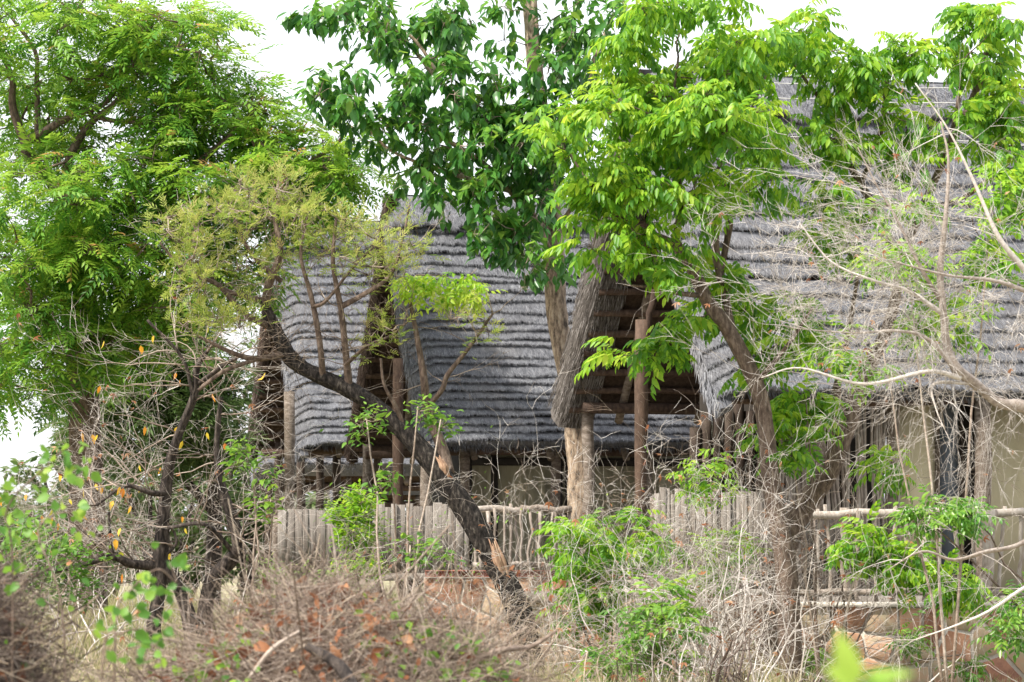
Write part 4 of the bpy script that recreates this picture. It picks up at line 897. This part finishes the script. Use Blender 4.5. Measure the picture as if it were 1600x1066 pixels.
B('pale bent dry stems rising behind the russet heap', 560, 23, 870, 9, 'twig_pale', seed=41, spread=1.0, rust=30, levels=3, kids=(2, 3), r=.006, group='dry stems rising from the heaps')
B('thin dry stems with curled leaves right of the rusty-leaved ones', 640, 21.5, 850, 8, 'twig_tan', seed=27, spread=.9, rust=50, levels=2, r=.006, group='dry stems rising from the heaps')
B('thick tangle of fine brown twigs above the slat fence', 1080, 36.5, 610, 14, 'twig_brown', seed=28, spread=.5, kids=(2, 3), levels=4, rust=26)
B('grey twig tangle right of the reddish post below the gable', 1060, 34.6, 680, 13, 'twig_grey', seed=29, spread=.8, kids=(2, 3), levels=4, rust=16)
B('brown twig tangle between the forked tree and the cream wall', 1300, 36.5, 700, 8, 'twig_brown', seed=30, spread=.3, kids=(2, 3), levels=4, rust=16)
B('fine wiry shrub in front of the second plank fence and the bright bush', 620, 36.5, 810, 9, 'twig_tan', seed=31, spread=.7, levels=4, kids=(2, 3), r=.008)
B('fine wiry shrub in front of the middle pole railing', 850, 36.8, 770, 10, 'twig_pale', seed=32, spread=.6, levels=4, kids=(2, 3), r=.008)
B('pale springy shrub before the hut posts right of the flaking trunk', 960, 35.2, 640, 11, 'twig_pale', seed=33, spread=.7, levels=4, kids=(2, 3), r=.010, rust=24)
B('pale grey tangle in front of the two brown tree stems', 1240, 33.6, 640, 12, 'twig_grey', seed=34, spread=.65, levels=4, kids=(2, 3), r=.010, rust=24)
B('rusty-leaved wiry shrub before the dark wall poles', 1130, 35.4, 650, 10, 'twig_pale', seed=35, spread=.6, levels=4, kids=(2, 3), r=.009, rust=36)
B('dense pale twiggy shrub hiding the lower slat fence', 1080, 34.2, 720, 14, 'twig_pale', seed=36, spread=.9, levels=4, kids=(2, 3), r=.009, rust=20)
B('dense tan twiggy shrub between the flaking trunk and the slat fence', 940, 36.6, 690, 13, 'twig_tan', seed=37, spread=.8, levels=4, kids=(2, 3), r=.009, rust=20)
B('pale wiry shrub in front of the canvas wall', 770, 38.5, 690, 11, 'twig_pale', seed=38, spread=.7, levels=4, kids=(2, 3), r=.007, rust=16, leaf='small', nl=150, lsize=.06)
B('grey wiry shrub before the left end of the pole railing', 1215, 34.8, 730, 10, 'twig_grey', seed=39, spread=.4, levels=4, kids=(2, 3), r=.009, rust=16)
B('arching grey shrub with dark lower stems at the bottom centre-right', 1150, 30.5, 860, 8, 'twig_dark', seed=40, spread=.8, levels=3, kids=(3, 4), r=.022, rust=10)
# leafy shrubs
def leafy(label, blobs, D, kind, size, lm, seed, name='leafy_shrub', tw='twig_brown', per=6, fr=4, sub=.2, bias=0., nparts=300, droop=.0, base=None, group='green shrubs among the dry brush', flat=.8, stems=3):
    rg = np.random.default_rng(seed); bx = base or blobs[0][0]; b = G(bx, D); root = thing(name, label, 'shrub', b, group); nd = []
    for i in range(stems):
        bl = blobs[i % len(blobs)]; top = P(bl[0]+rg.normal(0, bl[2]*.3), bl[1]-bl[3]*.3, D); T = np.linspace(0, 1, 8)[:, None]
        pts = (b+rg.normal(0, .05, 3)*(1, 1, 0))*(1-T)+top*T+rg.normal(0, .03, (8, 3))*np.sin(math.pi*T)+np.sin(math.pi*T)*(0, 0, .1); g = Geo(); tubes(g, [(pts, np.linspace(.018, .007, 8))], 6); part('stem', g, M[tw], root, True); nd += list(pts[2:])
    crown(root, [(x, y, rx, ry, D, rd, n) for x, y, rx, ry, rd, n in blobs], nd, kind, size, M[lm], M[tw], rg, sub=sub, per=per, fr=fr, bias=bias, nparts=nparts, droop=droop, tw=(.007, .003), flat=flat)
    return root
leafy('bright green bush growing between the two plank fences', [(558, 815, 38, 45, .4, 22), (570, 880, 45, 30, .4, 10)], 43.5, 'small', .085, 'bright', 51, fr=16, bias=.15, sub=.16)
leafy('leafy sapling with upright oval leaves in front of the leaning trunk', [(578, 660, 22, 26, .15, 5), (650, 640, 25, 16, .15, 4), (690, 660, 18, 16, .15, 3)], 34.8, 'broad', .095, 'shrubleaf', 52, name='sapling', fr=4, per=5, sub=.15, base=620)
leafy('fresh green shoot with small leaves in front of the second plank fence', [(640, 860, 30, 25, .2, 5), (680, 870, 25, 20, .2, 4), (600, 750, 12, 40, .1, 4)], 34, 'broad', .09, 'shrubleaf', 53, name='sapling', fr=4, per=4, sub=.12)
leafy('green shrub with hanging leaves below the pale flaking trunk', [(920, 850, 55, 40, .5, 8), (910, 930, 60, 45, .5, 8), (990, 840, 45, 30, .4, 5)], 35, 'bright', .19, 'bright', 54, sub=.2, bias=.0)
leafy('green shrub at the foot of the slat fence', [(1030, 970, 70, 40, .5, 7), (1000, 1040, 80, 30, .4, 7)], 31.5, 'sparse', .2, 'shrubleaf', 55, sub=.2)
leafy('fine-leaved green shrub beside the slat fence', [(1110, 870, 60, 45, .4, 9), (1100, 750, 40, 40, .4, 4)], 36, 'sparse', .16, 'bright', 56, sub=.2)
leafy('green branch of hanging leaves in front of the right pole railing', [(1360, 860, 50, 25, .35, 6), (1420, 890, 50, 25, .3, 4), (1480, 910, 50, 18, .35, 3)], 34, 'bright', .19, 'bright', 57, sub=.16, base=1720)
leafy('dark green sapling with pointed leaves standing before the cream wall', [(1440, 808, 25, 14, .2, 3), (1510, 805, 30, 14, .2, 4), (1575, 960, 25, 35, .3, 4)], 33, 'sparse', .18, 'broad', 58, name='sapling', sub=.14, bias=.25, base=1740)
leafy('small green sprig in front of the sandstone wall', [(1410, 995, 24, 14, .15, 2)], 35, 'sparse', .16, 'shrubleaf', 59, name='sapling', sub=.12, stems=1)
leafy('second small green sprig low on the sandstone wall', [(1265, 1030, 22, 10, .15, 2), (1510, 1030, 10, 25, .1, 2)], 35.5, 'sparse', .14, 'shrubleaf', 60, name='sapling', sub=.12, stems=2)
leafy('green leaves below the nearest hut eave beside the forked tree', [(1270, 640, 60, 35, .4, 6), (1230, 700, 40, 40, .4, 3), (1390, 720, 30, 30, .3, 2)], 35, 'bright', .2, 'bright', 61, base=1290, sub=.2)
leafy('green shrub low at the left edge beside the tan sticks', [(50, 880, 60, 50, .6, 14), (110, 900, 40, 40, .5, 8)], 36, 'small', .09, 'shrubleaf', 62, fr=12, bias=-.1, sub=.25)
leafy('sapling with pale upturned leaves right of the dark bare tree', [(390, 730, 30, 40, .2, 7), (420, 790, 25, 30, .2, 4)], 36, 'broad', .11, 'shrubleaf', 63, name='sapling', fr=4, per=4, sub=.15, bias=.15)
leafy('straggly green shrub before the short plank fence', [(430, 920, 60, 30, .5, 8), (540, 930, 60, 25, .5, 7)], 38, 'small', .08, 'shrubleaf', 64, fr=12, sub=.22, bias=.1)
leafy('sparse olive shrub in the pale twigs at the right', [(1450, 480, 80, 60, .4, 8), (1560, 330, 40, 60, .4, 6), (1330, 560, 50, 30, .3, 3), (1390, 420, 40, 30, .3, 4)], 33.2, 'sparse', .2, 'bright', 65, base=1480, bias=0, sub=.22)

# out of focus leaves close to the lens side of the brush
def fg_vine(label, pts, D, n, seed, size, lm='shrubleaf', bias=.1, group='soft foreground creepers'):
    rg = np.random.default_rng(seed); root = thing('creeper', label, 'plant', G(pts[0][0], D), group); path = [G(pts[0][0], D)]+[P(x, y, D+rg.normal(0, .1)) for x, y in pts]
    sp, rr = smooth_path(path, np.linspace(.006, .003, len(path)), 8); g = Geo(); tubes(g, [(sp, rr)], 5); part('stem', g, M['twig_brown'], root, True)
    lo = 8; idx = rg.integers(lo, len(sp), n); put_leaves(root, place('round', sp[idx]+rg.normal(0, .05, (n, 3)), rg.normal(0, 1, (n, 3))*(1, .4, .6)+(0, 0, -.3), size*rg.uniform(.7, 1.3, n), rg.normal(.4+bias, .25, n), N=rg.normal(0, .7, (n, 3))+(0, -1, .4), rng=rg), M[lm])
    return root
fg_vine('blurred round-leaved creeper at the left edge of the picture', [(20, 900), (10, 800), (60, 740), (110, 700), (130, 740)], 16, 60, 71, .06)
fg_vine('blurred creeper trailing over the left edge lower down', [(100, 980), (60, 830), (120, 800), (150, 830)], 16.5, 30, 72, .055)
fg_vine('blurred creeper with rounded leaves before the dark bare tree', [(180, 1000), (200, 930), (245, 890), (275, 910), (265, 880)], 15, 30, 73, .06, bias=-.1)
fg_vine('blurred creeper low in front of the dark bare tree', [(160, 1040), (190, 990), (230, 985), (250, 1000), (210, 1030)], 14.5, 36, 74, .055, bias=-.15)

# ------------------------------------------------------------------ foreground brush heaps
def heap(label, cx, D, rx, ytop, seed, ntw=2200, nrust=300, ngreen=160, ry=2.2, mat='twig_brown'):
    rg = np.random.default_rng(seed); h = zat(ytop, D)-.05; c = G(cx, D); k = D/F_PX; RX = rx*k; root = thing('brush_heap', label, 'brush heap', c, 'dead brush heaps in the foreground')
    ph = rg.uniform(0, 6, 6)
    def surf(a, b):      # a,b in -1..1
        rr = np.clip(1-np.abs(a)**2-np.abs(b)**2.6, 0, 1)**.8
        return np.stack((c[0]+a*RX, c[1]+b*ry, h*rr*(1+.05*np.sin(a*9+ph[0])+.04*np.sin(b*7+a*5+ph[1]))), -1)
    na, nb = 60, 30; A, Bb = np.meshgrid(np.linspace(-1, 1, na), np.linspace(-1, 1, nb)); V = surf(A.ravel(), Bb.ravel()); V[:, 2] = np.maximum(V[:, 2]*.93-.03, -.1)
    F = [(j*na+i, j*na+i+1, (j+1)*na+i+1, (j+1)*na+i) for j in range(nb-1) for i in range(na-1)]; g = Geo(); g.faces(V, F); part('litter', g, M['litter'], root, True)
    a = rg.uniform(-.95, .95, ntw); b = rg.uniform(-.9, .3, ntw); p = surf(a, b); g = Geo(); polys = []
    for i in range(ntw):
        d = nrm(rg.normal(0, 1, 3)*(1, .6, .45)+(.5*np.sign(-a[i])*0, 0, .1)); L = rg.uniform(.15, .7); m = 5; T = np.linspace(-.5, .5, m)[:, None]; bend = rg.normal(0, .24, 3)*L
        q = p[i]+d*T*L+bend*(T**2*4)+(0, 0, rg.uniform(-.05, .16)); polys.append((q, np.linspace(1, .5, m)*rg.choice((.0016, .0024, .0036, .0055), p=(.45, .35, .16, .04))))
    h2 = len(polys)//5; tubes(g, polys[h2:], 3); part('twig', g, M[mat], root, kind='stuff'); g = Geo(); tubes(g, polys[:h2], 3); part('twig', g, M['twig_tan'], root, kind='stuff')
    for nm, n, kd, lm, s in (('rust_leaf', nrust, 'crumple', 'rust', .085), ('green_leaf', ngreen, 'round', 'shrubleaf', .05)):
        if n:
            # leaves gather in drifts
            cc = rg.uniform(-.9, .9, 14); a = np.clip(rg.choice(cc, n)+rg.normal(0, .06, n), -.95, .95); b = rg.uniform(-.85, .1, n)
            q = surf(a, b)+rg.normal(0, .04, (n, 3))+(0, -.06, .075); put_leaves(root, place(kd, q, rg.normal(0, 1, (n, 3)), s*rg.uniform(.6, 1.5, n), rg.random(n), N=rg.normal(0, .8, (n, 3))+(0, -.5, .6), rng=rg), M[lm], name=nm, rest='leaf_litter')
    return root
heap('russet brush heap in the bottom centre with curled rust leaves and green creeper', 520, 19, 430, 955, 81, 6500, 520, 900, mat='twig_brown')
heap('grey-brown brush heap at the bottom left corner', -60, 17, 200, 925, 82, 4500, 60, 60, mat='twig_dark')
heap('low twig litter bank at the bottom between the two brush heaps', 200, 24, 260, 1090, 84, 1500, 100, 90, mat='twig_tan')
# a few thick dead sticks
for i, (lb, path) in enumerate((('thick dark broken stick at the bottom of the russet heap', [(480, 1010, 17.5, 14), (530, 1040, 17.4, 20), (560, 1090, 17.2, 22)]),
    ('pale curved dead stick lying on the brush at the bottom right of centre', [(660, 1075, 18.5, 8), (770, 1020, 18.4, 10), (830, 1010, 18.6, 7), (870, 985, 18.6, 4)]),
    ('grey-brown stick poking out of the russet heap', [(390, 1060, 17.5, 6), (425, 1015, 17.5, 7), (470, 985, 17.6, 4)]))):
    s_ = thing('dead_stick', lb, 'stick', G(path[0][0], path[0][2])); add_trunks(s_, [('stick', path)], M['bark_dark' if i == 0 else 'twig_brown'], 17, rng, .1, 9)

# near sapling right in front of the camera
rg = np.random.default_rng(91); D = 4.6
pass
ns = thing('near_sapling', 'very close blurred yellow-green leaves at the bottom edge right of centre', 'plant', G(1350, D))
g = Geo(); sp, rr = smooth_path([G(1355, D), P(1352, 1600, D), P(1340, 1120, D), P(1336, 1062, D)], [.006, .005, .003, .002], 8); tubes(g, [(sp, rr)], 6); part('stem', g, M['twig_tan'], ns, True)
pos = np.array([P(1334, 1080, D), P(1332, 1075, D-.02), P(1345, 1062, D), P(1350, 1070, D+.03)]+[sp[i] for i in rg.integers(8, 20, 14)])
DD = np.concatenate((np.array([(-.25, -.2, 1), (-.7, 0, .6), (1, -.1, .15), (.9, .3, -.2)]), rg.normal(0, 1, (14, 3))*(1, 1, .3)))
sz = np.array([.085, .05, .075, .06]+[.08]*14); NN = np.concatenate((np.array([(0, -1, .0), (0, -1, .3), (0, -.7, .8), (0, -.5, 1)]), rg.normal(0, .4, (14, 3))+(0, 0, 1)))
put_leaves(ns, place('broad', pos, DD, sz, np.array([1, 1, .75, .7]+[.6]*14), N=NN, rng=rg), M['shrubleaf'])

# ------------------------------------------------------------------ ground cover and far greenery
def grass(name, label, xs, ysr, n, h, seed, green=.5):
    rg = np.random.default_rng(seed); y = rg.uniform(ysr[0], ysr[1], n)*1.0; px = rg.uniform(xs[0], xs[1], n)
    nc = n//40; cx, cy = rg.uniform(xs[0], xs[1], nc), rg.uniform(*ysr, nc); i = rg.integers(0, nc, n); px = cx[i]+rg.normal(0, 14, n); y = cy[i]+rg.normal(0, .25, n)
    x = (px-800)/F_PX*y; b = np.stack((x, y, ground_z(x, y)-.02), -1); hh = h*rg.uniform(.4, 1.1, n)*rg.uniform(.6, 1.2, nc)[i]
    lean = rg.normal(0, .28, (n, 2)); m = b+np.stack((lean[:, 0]*hh*.4, lean[:, 1]*hh*.4, hh*.55), -1); t = b+np.stack((lean[:, 0]*hh*1.2, lean[:, 1]*hh*1.2, hh), -1)
    s = np.array((.006, 0, 0)); V = np.stack((b-s, b+s, m-s*.8, m+s*.8, t), 1).reshape(-1, 3); base = np.arange(n)[:, None]*5
    L = np.concatenate((base+0, base+1, base+3, base+2, base+2, base+3, base+4), 1).ravel(); col = np.clip(rg.normal(green, .22, nc)[i]+rg.normal(0, .12, n), 0, 1)
    g = Geo(); g.add(V, L, np.tile((4, 3), n), np.repeat(col, 5)); o = part(name, g, M['grass'], None, kind='stuff'); tag(o, label, 'grass'); return o
grass('dry_grass', 'straw and green grass between the bare tree and the far bushes', (-60, 700), (40, 62), 36000, .75, 95, .5)
grass('dry_grass', 'tufts of dry grass among the shrubs in front of the huts', (-60, 1250), (26, 39), 30000, .6, 96, .62)
grass('dry_grass', 'short grass at the foot of the right stone wall', (1250, 1700), (30, 37), 6000, .22, 97, .55)
def far_bush(label, px, D, ytop, rx, seed, n=26, lm='farleaf', kind='small', size=.22, name='far_bush', bias=0.):
    rg = np.random.default_rng(seed); b = G(px, D); root = thing(name, label, 'bush', b, 'far bushes beyond the huts'); h = zat(ytop, D); k = D/F_PX; nd = []
    for i in range(4):
        T = np.linspace(0, 1, 6)[:, None]; top = b+np.array(((i-1.5)*rx*k*.4, rg.normal(0, .3), h*.75)); pts = b*(1-T)+top*T+rg.normal(0, .05, (6, 3)); g = Geo(); tubes(g, [(pts, np.linspace(.07, .03, 6))], 6); part('stem', g, M['bark_dark'], root, True); nd += list(pts[1:])
    yc = HOR-(h*.55-CAMZ)/D*F_PX
    crown(root, [(px, yc, rx*.85, h*.42/k, D, 1.4, n)], nd, kind, size, M[lm], M['twig_brown'], rg, sub=.65, per=9, fr=14, bias=bias, nparts=0, droop=-.2, tw=(.02, .008))
far = [('tall leafy tree-like bush directly behind the left end of the far hut', 385, 72, 430, 75, .05), ('tall grey-green bush behind the bare tree', 250, 68, 600, 120, .0), ('broad grey-green bush behind the left shrubs', 120, 70, 640, 100, .05), ('rounded far bush at the far left below the sky gap', 20, 74, 745, 130, 0.1), ('greyish far bush behind the pale dry shrub', 170, 80, 700, 140, .0), ('mid green far bush behind the dark bare tree', 290, 72, 700, 120, -.05),
 ('far bush seen left of the huts behind the saplings', 400, 76, 690, 110, .05), ('yellowish far bush seen between the hut posts', 520, 84, 720, 110, .3), ('far bush seen under the low thatched roof', 640, 80, 735, 110, .05), ('distant tall bush at the extreme left', -90, 78, 720, 110, 0)]
for i, (lb, px, D, yt, rx, bi) in enumerate(far): far_bush(lb, px, D, yt, rx, 200+i, bias=bi)
for i, (lb, px, D, yt, rx) in enumerate((('distant hedge-like bush left of the sky gap', -20, 120, 780, 170), ('distant low bush behind the greyish one', 220, 125, 770, 170), ('distant low bush beyond the hut posts', 470, 130, 775, 170))): far_bush(lb, px, D, yt, rx, 230+i, n=30, size=.3, bias=.2)
print('objects', len(bpy.data.objects))
